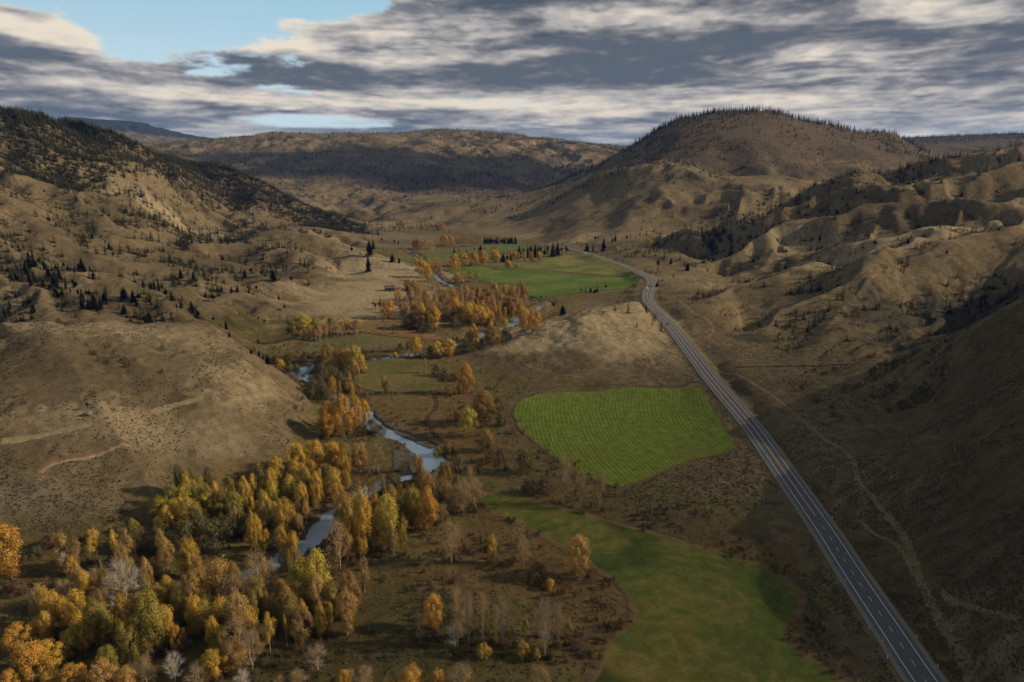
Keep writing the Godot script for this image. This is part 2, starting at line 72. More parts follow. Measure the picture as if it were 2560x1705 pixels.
const CONIFER := {
	"lone": [[-250, -381, 7]],
	"knollside": [[-357, -969, 18], [-303, -875, 12], [-280, -826, 13], [-361, -715, 14], [-319, -744, 17], [-355, -654, 17], [-359, -653, 16], [-390, -674, 13], [-424, -903, 17], [-445, -912, 17], [-373, -841, 18], [-359, -864, 14], [-355, -873, 12], [-332, -878, 18], [-311, -955, 21], [-333, -946, 20], [-377, -981, 15], [-381, -968, 18], [-386, -849, 11], [-373, -867, 12], [-342, -877, 11], [-289, -779, 11], [-327, -804, 10], [-319, -807, 10], [-301, -793, 11], [-213, -501, 4], [-275, -718, 5], [-196, -496, 3], [-186, -501, 10], [-230, -609, 7], [-239, -623, 8], [-341, -763, 11], [-295, -1155, 8], [-408, -822, 7], [-379, -798, 7]],
	"bench": [[-544, -869, 16], [-582, -914, 13], [-541, -1235, 16], [-475, -1120, 22], [-517, -1144, 13], [-505, -1219, 10], [-623, -1020, 12], [-565, -1200, 17], [-561, -1175, 12], [-560, -1139, 15], [-566, -1158, 11], [-570, -1141, 12], [-597, -1129, 16], [-592, -1138, 13], [-561, -865, 12], [-558, -956, 11], [-588, -993, 14], [-580, -987, 13]],
	"gully": [[-565, -773, 20], [-596, -849, 18], [-578, -783, 13], [-523, -784, 16], [-566, -793, 20], [-507, -764, 14], [-528, -742, 20], [-610, -862, 13], [-579, -863, 14], [-576, -812, 18], [-577, -817, 13], [-538, -759, 13], [-538, -756, 12], [-592, -853, 15], [-578, -809, 19], [-521, -774, 20], [-515, -763, 20], [-546, -815, 17], [-556, -841, 19], [-571, -815, 14], [-569, -849, 15], [-548, -777, 17], [-560, -760, 11], [-566, -824, 19], [-575, -778, 15], [-508, -751, 17], [-523, -755, 13], [-561, -768, 17], [-538, -788, 15], [-589, -795, 16], [-520, -820, 13], [-485, -749, 14], [-548, -823, 13], [-549, -842, 18], [-483, -783, 15], [-494, -762, 11], [-509, -759, 12], [-480, -718, 16], [-490, -724, 12], [-511, -824, 15], [-555, -848, 17], [-546, -830, 20], [-501, -797, 11], [-471, -720, 13], [-508, -743, 13], [-485, -719, 12], [-480, -720, 18], [-506, -801, 20], [-495, -750, 13], [-501, -737, 12], [-453, -704, 19], [-480, -744, 17], [-502, -780, 16], [-455, -721, 12], [-481, -683, 18], [-499, -704, 11], [-517, -727, 12], [-514, -680, 12], [-520, -695, 14], [-517, -685, 11], [-518, -704, 17], [-513, -677, 15], [-475, -665, 12], [-544, -734, 11], [-416, -673, 14], [-426, -676, 14], [-423, -698, 14], [-423, -678, 13], [-433, -719, 12], [-432, -675, 15], [-426, -685, 17], [-416, -679, 17], [-447, -713, 17], [-421, -697, 18], [-443, -694, 19], [-438, -706, 15], [-396, -704, 17], [-390, -698, 12], [-407, -708, 17], [-393, -709, 16], [-413, -714, 13], [-390, -746, 17], [-396, -749, 14], [-414, -760, 11], [-411, -767, 12], [-373, -725, 13], [-400, -750, 11], [-391, -755, 18], [-364, -710, 19], [-335, -699, 12], [-342, -727, 19], [-338, -722, 18], [-343, -728, 18], [-340, -719, 12], [-350, -710, 13], [-343, -673, 11], [-340, -681, 16], [-350, -733, 18]],
	"slope": [[-649, -1072, 12], [-604, -1150, 15], [-615, -1099, 13], [-694, -1449, 17], [-682, -1187, 13], [-638, -1180, 12], [-731, -1511, 16], [-675, -1291, 12], [-662, -1218, 15], [-645, -1063, 17], [-632, -1127, 17], [-695, -1491, 13], [-668, -1311, 10], [-675, -1257, 10], [-687, -1187, 13], [-699, -1309, 16], [-640, -1150, 10], [-681, -1280, 10], [-629, -1218, 15], [-673, -1088, 14], [-707, -1289, 11], [-615, -1030, 13], [-688, -1220, 15], [-688, -1230, 18], [-644, -1090, 15], [-726, -1520, 14], [-511, -1154, 15], [-566, -1215, 14], [-568, -1118, 10], [-552, -1184, 17], [-628, -1397, 14], [-508, -1012, 17], [-565, -1131, 13], [-525, -1236, 17], [-562, -1252, 17], [-587, -1177, 16], [-638, -1408, 15], [-548, -1132, 13], [-553, -1169, 12], [-559, -1106, 10], [-485, -1057, 14], [-561, -1069, 17], [-487, -981, 14], [-547, -1114, 13], [-585, -1370, 13], [-477, -993, 14], [-693, -1136, 15], [-688, -1101, 14], [-696, -1212, 12], [-769, -1199, 16], [-633, -1009, 16], [-705, -1025, 10], [-645, -1051, 17], [-759, -1185, 17], [-712, -1138, 17], [-727, -1175, 15], [-692, -1089, 16], [-662, -1004, 17], [-702, -1226, 13], [-684, -1143, 16], [-638, -1055, 11], [-723, -1182, 16], [-698, -1018, 13], [-691, -1210, 13], [-670, -1422, 15], [-649, -1522, 18], [-616, -1452, 10], [-687, -1506, 13], [-653, -1397, 10], [-639, -1418, 16], [-723, -1708, 16], [-672, -1418, 16], [-670, -1461, 18], [-612, -1540, 11], [-700, -1742, 18], [-704, -1446, 14], [-690, -1712, 17], [-715, -1502, 10], [-611, -1264, 12], [-689, -1433, 10], [-641, -1636, 13], [-691, -1699, 11], [-633, -1557, 18], [-685, -1729, 14]],
	"valley": [[-239, -1134, 48], [-251, -1208, 42], [-307, -1517, 35], [-350, -1797, 17], [-307, -1619, 23], [-275, -1609, 21], [-267, -1614, 15], [-208, -1187, 19], [-197, -1191, 14], [-339, -1540, 14], [-287, -1227, 20], [-305, -1241, 10], [-175, -848, 14], [-165, -841, 22], [-169, -831, 16], [-152, -976, 14], [-139, -980, 10], [-123, -1458, 15], [-112, -1445, 15], [-97, -1458, 12], [-80, -1458, 17], [-71, -1458, 20], [-66, -1459, 22], [-59, -1485, 14], [-45, -1486, 14], [-39, -1514, 12]],
	"farfield": [[15, -1378, 31], [23, -1377, 29], [32, -1377, 32], [38, -1376, 45], [47, -1375, 42], [53, -1374, 34], [58, -1374, 40], [66, -1373, 32], [72, -1383, 35], [82, -1381, 39], [85, -1391, 32], [93, -1390, 36], [101, -1389, 29], [111, -1407, 28], [-17, -1315, 22], [-9, -1336, 19], [-2, -1336, 20], [116, -1425, 20]],
	"plantation": [[-70, -1630, 24], [-66, -1657, 20], [-61, -1633, 22], [-58, -1659, 21], [-52, -1635, 24], [-49, -1661, 19], [-44, -1638, 22], [-40, -1662, 21], [-35, -1640, 24], [-31, -1663, 22], [-26, -1642, 22], [-22, -1664, 20], [-17, -1643, 23], [-13, -1664, 22], [-9, -1644, 21], [-4, -1664, 20], [0, -1644, 23], [5, -1663, 22], [9, -1643, 24]],
	"roadside": [[159, -1451, 22], [173, -1464, 15], [192, -1436, 43], [195, -1447, 29], [146, -1543, 18], [189, -1558, 18], [195, -1554, 20], [221, -1516, 18], [228, -1517, 19], [252, -1508, 21], [259, -1500, 16], [267, -1489, 12], [313, -1483, 15], [238, -1108, 36], [279, -1196, 14], [289, -1122, 14], [247, -1040, 10], [203, -947, 9], [99, -964, 9], [106, -969, 8], [112, -960, 8], [121, -955, 11], [117, -950, 9], [136, -979, 12], [53, -846, 19], [61, -796, 13], [60, -808, 12]],
	"spur": [[585, -1409, 12], [625, -1250, 15], [535, -1239, 16], [555, -1248, 18], [620, -1276, 14], [550, -1279, 20], [553, -1218, 17], [599, -1339, 12], [525, -1279, 14], [544, -1272, 15], [537, -1239, 19], [594, -1290, 13], [530, -1238, 18], [590, -1314, 13], [608, -1229, 18], [558, -1196, 14], [545, -1314, 19], [527, -1246, 14], [715, -1745, 13], [521, -1287, 19], [618, -1279, 15], [573, -1178, 12], [514, -1289, 19], [619, -1671, 14], [514, -1356, 15], [483, -1288, 16], [479, -1235, 14], [481, -1244, 17], [496, -1289, 14], [473, -1390, 12], [477, -1319, 15], [493, -1299, 17], [565, -1637, 13], [493, -1302, 16], [538, -1627, 12], [500, -1246, 13], [476, -1338, 12], [466, -1253, 12], [474, -1262, 14], [498, -1236, 18], [620, -1672, 14], [579, -1663, 17], [516, -1323, 17], [514, -1304, 13], [481, -1356, 14], [587, -1655, 15], [698, -1284, 14], [719, -1390, 14], [786, -1386, 16], [739, -1300, 14], [748, -1234, 18], [768, -1385, 18], [766, -1402, 16], [734, -1299, 18], [787, -1286, 15], [755, -1336, 17], [767, -1348, 15], [805, -1384, 14], [736, -1229, 16], [689, -1341, 11], [785, -1308, 11], [753, -1240, 11], [789, -1400, 10], [736, -1379, 13], [757, -1322, 14], [759, -1305, 16], [713, -1273, 13], [760, -1389, 17], [438, -1378, 14], [389, -1331, 11], [383, -1352, 18], [441, -1613, 12], [434, -1610, 17], [368, -1411, 10], [446, -1619, 12], [365, -1401, 13], [430, -1372, 13], [410, -1363, 17], [408, -1343, 13], [413, -1353, 12], [388, -1377, 15], [369, -1384, 11], [393, -1336, 13], [391, -1360, 14], [378, -1354, 16], [414, -1356, 18], [394, -1370, 12], [423, -1319, 12], [406, -1201, 17], [394, -1326, 13], [396, -1288, 15], [406, -1299, 14], [419, -1172, 13], [410, -1121, 10], [412, -1164, 17], [389, -1245, 17], [395, -1251, 13], [433, -1228, 15]],
	"crest": [[562, -1199, 25], [532, -1188, 14], [518, -898, 12], [493, -932, 15], [570, -1076, 15], [672, -1064, 17], [706, -1053, 12], [628, -890, 7], [748, -1054, 7], [844, -1456, 13], [646, -1310, 12], [641, -1246, 10], [709, -1283, 15], [757, -1335, 18], [759, -1321, 15], [862, -1348, 18], [956, -1332, 15], [3122, -4389, 59], [890, -1339, 11], [961, -1366, 15], [531, -835, 10], [796, -1246, 23], [289, -1116, 16], [249, -1042, 10], [311, -897, 6]]}
const STRIPED := [0.9, -457.0, 4.8, -479.1, 15.9, -494.4, 41.3, -502.3, 75.9, -509.3, 110.0, -509.7, 139.7, -506.6, 144.5, -489.8, 139.4, -431.2, 135.6, -387.0, 114.2, -376.1, 96.3, -365.8, 78.5, -352.2, 59.8, -341.3, 50.9, -345.2, 37.9, -358.9, 26.6, -376.8, 15.9, -402.4, 5.2, -428.9]
const MEADOW := [-18.4, -334.7, -8.7, -338.5, 5.3, -332.7, 27.5, -319.8, 44.1, -309.3, 57.8, -300.6, 73.0, -292.7, 85.2, -283.9, 98.6, -275.2, 109.0, -265.9, 115.5, -255.9, 116.8, -245.0, 113.9, -236.9, 107.1, -229.7, 103.1, -223.6, 103.5, -214.6, 108.2, -203.7, 112.1, -189.9, 108.3, -182.3, 28.6, -185.4, 32.1, -207.6, 36.0, -219.1, 45.0, -229.1, 49.1, -238.4, 46.4, -254.5, 35.4, -270.7, 21.1, -288.6, 5.0, -306.6, -10.5, -320.2]
const FAR_GREEN := [-119.5, -1188.8, -92.7, -1239.8, -37.1, -1233.2, 40.2, -1184.4, 118.6, -1135.5, 191.7, -1074.4, 188.3, -1013.7, 164.3, -969.9, 126.7, -968.6, 75.7, -953.4, 28.1, -904.5, 22.2, -983.7, 2.0, -1044.2, -53.9, -1089.5]
const FAR_OLIVE := [-67.9, -1297.2, 2.6, -1344.6, 64.0, -1375.8, 135.9, -1394.7, 168.1, -1298.8, 189.1, -1168.5, 191.7, -1094.9, 146.8, -1128.0, 92.6, -1176.2, 18.0, -1225.2, -37.9, -1262.1]
const FAR_BACK := [-229.0, -1320.9, -194.6, -1408.3, -139.0, -1488.0, -74.9, -1531.0, -17.6, -1627.9, 29.3, -1651.5, 34.7, -1561.0, -52.4, -1443.8, -129.5, -1383.0, -189.6, -1253.5]
const FLAT_OLIVE := [-208.6, -650.9, -200.7, -684.4, -180.7, -713.3, -146.9, -707.1, -109.9, -692.6, -101.5, -665.5, -117.9, -646.1, -159.7, -642.9, -195.0, -633.2]
const FLAT_PASTURE := [-135.0, -556.1, -131.2, -596.9, -120.1, -611.6, -88.5, -617.7, -73.7, -578.9, -59.6, -534.7, -66.5, -517.6, -85.0, -514.6, -110.0, -519.1, -125.2, -532.8]
const RUST_STRIP := [-181.2, -735.3, -154.8, -747.8, -109.6, -739.0, -77.5, -708.7, -79.7, -686.1, -108.3, -696.6, -143.0, -711.2]
const ROAD := [134.6, 6.5, -153.4, 136.4, 7.0, -191.1, 138.5, 7.2, -213.6, 140.1, 7.5, -232.1, 142.8, 7.7, -259.4, 145.8, 8.0, -287.0, 150.3, 8.7, -342.8, 154.2, 9.2, -390.2, 156.4, 9.8, -427.7, 158.3, 10.8, -514.7, 160.7, 11.8, -572.3, 165.5, 13.5, -679.5, 166.6, 14.8, -764.5, 167.6, 15.0, -819.5, 174.0, 15.0, -866.4, 186.9, 14.5, -922.4, 201.6, 14.0, -978.5, 208.7, 13.5, -1034.2, 203.8, 13.0, -1085.6, 195.9, 12.0, -1171.1, 180.5, 11.0, -1249.6, 145.5, 9.0, -1412.3, 121.0, 8.5, -1488.7, 63.7, 8.0, -1595.6]
const RIVER := [-241.3, -1537.6, 5, -195.7, -1416.1, 5, -147.5, -1233.0, 6, -117.5, -1095.2, 9, -76.2, -1011.0, 5, -16.7, -955.5, 5, 31.6, -921.7, 6, 49.3, -896.3, 8, 35.3, -863.4, 11, 20.4, -827.4, 13, 4.1, -777.3, 14, -13.1, -743.3, 14, -33.6, -712.0, 14, -52.1, -677.7, 8, -71.6, -651.3, 6, -95.1, -634.8, 6, -117.9, -622.2, 9, -140.9, -614.5, 6, -163.0, -605.5, 6, -181.8, -593.9, 12, -187.4, -580.0, 14, -175.9, -560.2, 12, -156.2, -535.7, 10, -130.4, -502.5, 8, -108.8, -472.0, 10, -96.7, -448.0, 11, -79.3, -429.3, 12, -64.4, -416.4, 14, -52.1, -396.6, 18, -50.0, -379.0, 14, -56.2, -366.9, 10, -68.6, -358.2, 9, -78.8, -347.3, 9, -86.7, -329.4, 10, -92.7, -308.8, 11, -96.2, -294.2, 11, -102.7, -279.0, 10, -112.8, -268.5, 7, -126.7, -260.2, 6, -139.4, -255.5, 4]
const TRACK := [-62.4, -512.1, -57.3, -490.8, -56.7, -476.0, -59.9, -462.3, -58.8, -445.2, -51.2, -425.3, -40.8, -406.7, -35.2, -389.5, -31.9, -370.7, -28.7, -348.0]
const OLD_GRADE := [175.9, -705.3, 173.7, -624.9, 171.1, -558.6, 181.2, -521.1, 188.6, -466.5, 189.2, -422.6, 189.1, -384.3, 192.0, -360.9, 186.2, -342.2, 181.0, -327.8, 180.2, -310.5, 174.9, -281.5, 169.7, -260.0, 163.5, -241.3, 158.3, -220.4, 155.5, -202.9, 151.3, -189.5]
const HILL_TRAIL := [192.4, -359.0, 200.0, -350.9, 210.9, -350.0, 219.8, -345.0, 226.3, -339.6]
const LOWER_TRAIL := [167.0, -298.4, 166.3, -282.9, 168.7, -269.6, 166.7, -255.9, 163.2, -246.5]
const BANK_TRAIL := [165.3, -232.4, 163.8, -223.5, 164.2, -215.0, 165.4, -204.2, 167.6, -195.0]
const LANE := [-2.3, -496.1, 25.0, -512.9, 60.1, -520.5, 103.7, -512.7, 145.3, -515.2, 161.2, -523.4]
const HIGH_TRAIL := [205.7, -830.3, 201.6, -751.9, 208.9, -716.0, 206.2, -681.7, 188.2, -640.5]
const GULCH := [184.1, -541.1, 215.2, -538.6, 249.7, -536.5, 281.8, -530.3]
const SCAR := [-250.3, -333.0, -248.9, -340.1, -242.5, -345.0, -231.7, -350.9, -221.7, -358.7, -215.7, -360.7]
const BENCH_PATH := [-282.8, -353.5, -271.4, -358.2, -258.0, -364.1, -244.6, -370.7, -231.5, -383.3, -223.1, -391.7, -210.3, -403.5, -194.7, -411.5]
const POLES := [124.5, -199.6, 127.8, -233.5, 131.2, -271.7, 136.9, -317.1, 144.5, -362.7, 144.2, -401.5, 144.6, -442.3, 145.3, -572.5, 141.1, -642.1, 145.4, -528.2]
const FIELD_POLES := [70.3, -522.1, 36.1, -744.2, -2.0, -380.4, -4.4, -500.1]
const FRAMES := [395.4, -1102.0, 407.9, -1073.6, 387.3, -974.4, 316.4, -931.1, 328.6, -944.5, 348.2, -1096.6, 328.7, -1147.7, 405.0, -1227.0, 356.4, -964.7]
const MARKERS := [133.8, -218.2, 143.5, -213.5, 132.3, -202.9, 141.6, -198.6, 154.8, -299.2]
const BARN := [-176.6, -975.1]
const BOULDER := [-247.5, -377.4]
const CARS := [159.1, -427.2, 192.1, -950.2, 198.0, -941.8, 186.0, -924.9, 153.0, -749.6, 148.0, -703.4, 171.0, -1388.5, 176.6, -1346.1]
const FENCE := [-148.6, -719.2, -127.4, -711.3, -109.7, -702.9, -92.6, -695.5, -72.3, -685.5]
const CRAGS := [466.0, -1175.9, 661.2, -1206.1, 743.2, -1251.0, 1274.2, -2232.1, 500.6, -1199.4]
const GRAVEL := [-74.5, -400.6, -70.1, -407.5, -63.5, -400.3, -58.5, -383.7, -57.9, -370.3, -63.8, -367.0, -70.1, -374.8]
const GRAVELB := [-80.8, -438.1, -69.0, -429.0, -57.7, -419.5, -49.4, -409.1, -53.2, -406.4, -64.6, -418.2, -76.4, -429.3]
const RIDGE_LEFT := [-1070, -1500, -1020, -1560, -982, -1650, -954, -1780, -930, -1950, -871, -2150, -840, -2200, -761, -2200, -640, -2150, -549, -2100, -448, -2050]
const CREST_HILL := [147, -2850, 248, -2800, 427, -2750, 532, -2700, 617, -2650, 735, -2620, 855, -2600, 990, -2620, 1189, -2700, 1407, -2800, 1494, -2800, 1540, -2750, 1554, -2650]
const CREST_FOOT := [257, -2150, 335, -2060, 435, -2000, 517, -1980, 592, -1900]
const CREST_SPUR := [1066, -1480, 955, -1500, 888, -1520, 835, -1540, 742, -1550, 671, -1540, 613, -1500, 523, -1450, 456, -1400, 356, -1330]
const CREST_NEAR := [665, -900, 630, -920, 600, -935, 568, -950, 520, -975, 496, -980, 454, -990, 417, -1000, 351, -1010]
const CREST_FAR := [-2245, -4800, -2153, -5200, -1835, -5600, -1334, -5800, -669, -6200, -291, -6200, 84, -6000, 543, -5800, 835, -5600]

const SUN := Vector3(0.88, 0.43, 0.02)
const NU := 860
const NV := 1080
const MU := 551
const MV := 681
const BU := 150
const BV := 190
const ULO := -1.55
const UHI := 1.55
const ZNEAR := 105.0
const ZFAR := 14000.0

var v_lo := log(ZNEAR + 60.0)
var v_hi := log(ZFAR + 60.0)
var ctrl_u := PackedFloat64Array()
var ctrl_v := PackedFloat64Array()
var weights := PackedFloat64Array()
var base_rows := []
var mid_rows := []
var mid_done := []
var fine_rows := []
var color_rows := []
var height := PackedFloat32Array()
var table := PackedFloat32Array()
var noise_a: FastNoiseLite
var noise_b: FastNoiseLite
var noise_c: FastNoiseLite
var noise_d: FastNoiseLite
var noise_e: FastNoiseLite
var sky_a: FastNoiseLite
var sky_b: FastNoiseLite
var sky_c: FastNoiseLite
var sky_rows := []
var sky_job := []
var road_pts := []
var river_pts := []
var taken := {}
var mats := {}
var shapes := {}
var clock := 0


func stage(what: String) -> void:
	print("%5.1f s  %s" % [(Time.get_ticks_msec() - clock) / 1000.0, what])


func noise(s: int, freq: float, octaves := 4, kind := FastNoiseLite.TYPE_SIMPLEX_SMOOTH) -> FastNoiseLite:
	var n := FastNoiseLite.new()
	n.seed = s
	n.noise_type = kind
	n.frequency = freq
	n.fractal_octaves = octaves
	n.fractal_type = FastNoiseLite.FRACTAL_FBM
	return n


func in_rows(job: Callable, count: int) -> void:
	var id := WorkerThreadPool.add_group_task(job, count, -1, true)
	WorkerThreadPool.wait_for_group_task_completion(id)


func lin(r: float, g: float, b: float) -> Color:
	return Color(r, g, b).linear_to_srgb()


func numbered(called: String) -> String:
	var n: int = taken.get(called, 0)
	taken[called] = n + 1
	return called if n == 0 else "%s_%03d" % [called, n]


func thing(called: String, label: String, category: String, at := Vector3.ZERO, turn := 0.0, group := "") -> Node3D:
	var o := Node3D.new()
	o.name = numbered(called)
	add_child(o)
	o.position = at
	o.rotation.y = turn
	tag(o, label, category, group)
	return o


func tag(o: Node3D, label: String, category: String, group := "") -> void:
	o.set_meta("label", label)
	o.set_meta("category", category)
	if group:
		o.set_meta("group", group)


func put(called: String, mesh: Mesh, m: Material, parent: Node3D = self) -> MeshInstance3D:
	var o := MeshInstance3D.new()
	o.name = numbered(called) if parent == self else called
	o.mesh = mesh
	o.material_override = m
	parent.add_child(o, true)
	return o


func setting(called: String, mesh: Mesh, m: Material) -> MeshInstance3D:
	var o := put(called, mesh, m)
	o.set_meta("kind", "structure")
	return o


func mat(r: float, g: float, b: float, rough := 0.9, metal := 0.0) -> StandardMaterial3D:
	var m := StandardMaterial3D.new()
	m.albedo_color = lin(r, g, b)
	m.roughness = rough
	m.metallic = metal
	m.metallic_specular = 0.25
	return m


func _ready() -> void:
	clock = Time.get_ticks_msec()
	var cam := Camera3D.new()
	cam.name = "camera"
	cam.position = Vector3(0, 170, 0)
	cam.rotation_degrees = Vector3(-13.92, 0, 0)
	cam.fov = 53.07
	cam.near = 1.0
	cam.far = 40000.0
	add_child(cam)
	cam.current = true
	var env := Environment.new()
	env.background_mode = Environment.BG_SKY
	env.tonemap_mode = Environment.TONE_MAPPER_LINEAR
	env.tonemap_exposure = 1.25
	env.ssao_enabled = true
	env.ssil_enabled = true
	env.sdfgi_enabled = true
	env.fog_enabled = true
	env.fog_density = 0.000018
	env.fog_light_color = Color(0.42, 0.58, 0.86)
	var sky := Sky.new()
	var pano := PanoramaSkyMaterial.new()
	pano.panorama = make_sky()
	sky.sky_material = pano
	env.sky = sky
	env.sky_rotation = Vector3(0, PI * 0.5, 0)
	var we := WorldEnvironment.new()
	we.name = "environment"
	we.environment = env
	add_child(we)
	var sun := DirectionalLight3D.new()
	sun.name = "sun"
	sun.light_energy = 1.6
	sun.light_color = Color(1.0, 0.92, 0.8)
	sun.light_angular_distance = 1.2
	sun.shadow_enabled = true
	sun.look_at_from_position(SUN * 100.0, Vector3.ZERO)
	add_child(sun)
	stage("sky")
	make_ground()
	stage("ground")
	make_clouds()
	make_water_and_roads()
	stage("water and roads")
	make_trees()
	stage("trees")
	make_things()
	stage("done")


# ---------------------------------------------------------------- sky

const SKY_TURN := PI / 2  # the picture of the sky is turned so that its seam lies beside the view


func make_sky() -> ImageTexture:
	sky_a = noise(3, 1.0, 7)
	sky_a.fractal_gain = 0.6
	sky_b = noise(9, 1.0, 5)
	sky_c = noise(21, 1.0, 4)
	var low := sky_image(1024, 512, 0, 1024, 0, 512)
	low.resize(4096, 2048, Image.INTERPOLATE_CUBIC)
	# the part in view once more in full detail
	var fine := sky_image(4096, 2048, 400, 1248, 760, 276)
	low.blit_rect(fine, Rect2i(0, 0, 1248, 276), Vector2i(400, 760))
	return ImageTexture.create_from_image(low)


func sky_image(w: int, h: int, x0: int, nx: int, y0: int, ny: int) -> Image:
	sky_job = [w, h, x0, nx, y0]
	sky_rows.resize(ny)
	in_rows(sky_row, ny)
	var all := PackedByteArray()
	for r in ny:
		all.append_array(sky_rows[r])
	return Image.create_from_data(nx, ny, false, Image.FORMAT_RGBA8, all)


func sky_row(r: int) -> void:
	var w: int = sky_job[0]
	var h: int = sky_job[1]
	var x0: int = sky_job[2]
	var nx: int = sky_job[3]
	var y0: int = sky_job[4]
	var out := PackedByteArray()
	out.resize(nx * 4)
	var el := (0.5 - (r + y0 + 0.5) / h) * PI
	for i in nx:
		var az := ((i + x0 + 0.5) / w - 0.5) * TAU + SKY_TURN
		var c := sky_color(az, el).linear_to_srgb()
		out[i * 4] = int(clampf(c.r, 0, 1) * 255.0 + 0.5)
		out[i * 4 + 1] = int(clampf(c.g, 0, 1) * 255.0 + 0.5)
		out[i * 4 + 2] = int(clampf(c.b, 0, 1) * 255.0 + 0.5)
		out[i * 4 + 3] = 255
	sky_rows[r] = out


# openings in the cloud: azimuth, elevation, half width, half height, strength
const GAPS := [[-33.0, 4.8, 9.0, 1.8, -1.2], [-36.0, 8.6, 6.0, 1.4, -0.8], [-22.5, 19.0, 13.5, 10.4, 1.5], [-36.0, 13.6, 9.0, 3.0, 1.4], [6.0, 13.0, 8.0, 3.5, -1.2], [-14.0, 3.8, 6.0, 0.45, 0.7], [-3.0, 5.2, 5.0, 0.4, 0.15], [95.0, 27.0, 25.0, 8.0, 1.2], [-125.0, 22.0, 28.0, 8.0, 1.3], [170.0, 16.0, 22.0, 6.0, 1.3], [40.0, 46.0, 40.0, 11.0, 1.0], [-60.0, 50.0, 40.0, 11.0, 1.0], [70.0, 4.5, 12.0, 0.7, 0.7], [-95.0, 4.5, 14.0, 0.7, 0.7], [150.0, 4.2, 14.0, 0.7, 0.7]]
# banks: thicker dark bellies (negative) and thin sunlit wisps (positive)
# thicker dark stretches (negative) and thin sunlit ones (positive)
const BANKS := [[-26.0, 7.4, 16.0, 1.2, -0.24], [-6.0, 7.2, 12.0, 0.8, -0.16], [19.0, 9.0, 18.0, 1.1, -0.25], [24.0, 6.9, 16.0, 0.6, -0.2], [-28.0, 5.7, 12.0, 0.7, 0.3], [9.0, 11.6, 9.0, 1.0, 0.25], [24.0, 5.2, 14.0, 0.7, 0.2], [0.0, 5.4, 9.0, 0.5, 0.45], [-25.0, 9.2, 13.0, 0.9, 0.6], [-27.0, 5.2, 9.0, 0.7, 0.3], [14.0, 10.8, 14.0, 0.8, 0.3], [28.0, 11.8, 9.0, 0.7, 0.3], [-8.0, 8.3, 8.0, 0.5, 0.4], [75.0, 9.0, 20.0, 1.5, -0.3], [-80.0, 8.0, 20.0, 1.5, -0.3], [140.0, 9.0, 24.0, 1.5, -0.3], [-150.0, 7.0, 20.0, 1.2, -0.3]]


func deck(az: float, e: float, n: FastNoiseLite, wide: float, tall: float) -> float:
	return n.get_noise_3d(cos(az) * 3.15 * wide, sin(az) * 3.15 * wide, log(e + 2.2) * 3.2 * tall)


func sky_color(az: float, el: float) -> Color:
	if el < -0.012:
		return Color(0.10, 0.10, 0.10)
	var e := rad_to_deg(maxf(el, 0.0))
	var a := wrapf(rad_to_deg(az), -180.0, 180.0)
	var slow := deck(az, e, sky_c, 0.9, 0.5)
	var wisp := deck(az, e, sky_b, 1.5, 1.3)
	var x := az + wisp * 0.03
	var y := maxf(e + slow * 0.9 + wisp * 0.5, 0.0)
	var big := deck(x, y, sky_a, 0.9, 0.85)
	var toward := deck(x + 0.02, y + 0.55 + e * 0.03, sky_a, 0.9, 0.85)
	var fine := deck(az + slow * 0.03, e + wisp * 0.25, sky_a, 4.2, 3.4)
	var cover := 0.8 + big * 0.75 + fine * 0.13
	for g in GAPS:
		var da: float = wrapf(a - g[0], -180.0, 180.0) / g[2]
		var de: float = (e - g[1]) / g[3]
		var r: float = da * da + de * de
		if r < 4.0:
			cover -= g[4] * smoothstep(1.9, 0.4, r + big * 0.55 + fine * 0.55 + wisp * 0.5)
	var tone := 0.0
	for g in BANKS:
		var da: float = wrapf(a - g[0], -180.0, 180.0) / g[2]
		var de: float = (e + slow * 0.8 + wisp * 0.4 - g[1]) / g[3]
		tone += g[4] * exp(-(da * da + de * de))
	# the sides of the billows that face up and to the sun are bright, thin edges let light through
	var edge := smoothstep(0.8, 0.15, cover)
	var lit := 0.23 + (big - toward) * 0.7 + fine * 0.36 + edge * 0.32 + tone * 1.1 + slow * 0.3 - big * 0.25 - 0.3 * smoothstep(9.5, 14.0, e) * smoothstep(38.0, 22.0, e) + 0.12 * smoothstep(30.0, 60.0, e)
	var strand := 1.0 - 2.6 * absf(deck(az + slow * 0.04, e + wisp * 0.6, sky_b, 1.3, 5.2))
	lit += maxf(strand, 0.0) * (0.16 + 0.2 * slow) + deck(az, e + wisp * 0.2, sky_b, 9.0, 7.0) * 0.16
	lit = smoothstep(-0.3, 1.12, lit)
	var density := smoothstep(0.0, 0.5, cover)
	var blue := Color(0.5, 0.63, 0.68).lerp(Color(0.3, 0.485, 0.6), smoothstep(4.0, 13.0, e)).lerp(Color(0.10, 0.24, 0.42), smoothstep(16.0, 80.0, e))
	var cloud := Color(0.062, 0.078, 0.1).lerp(Color(0.175, 0.175, 0.182), smoothstep(0.05, 0.4, lit)).lerp(Color(0.36, 0.34, 0.325), smoothstep(0.32, 0.62, lit)).lerp(Color(0.7, 0.62, 0.5), smoothstep(0.55, 1.0, lit))
	cloud = cloud.lerp(Color(0.33, 0.44, 0.51), smoothstep(5.0, 0.5, e) * 0.35)
	return blue.lerp(cloud, density)


# ---------------------------------------------------------------- ground

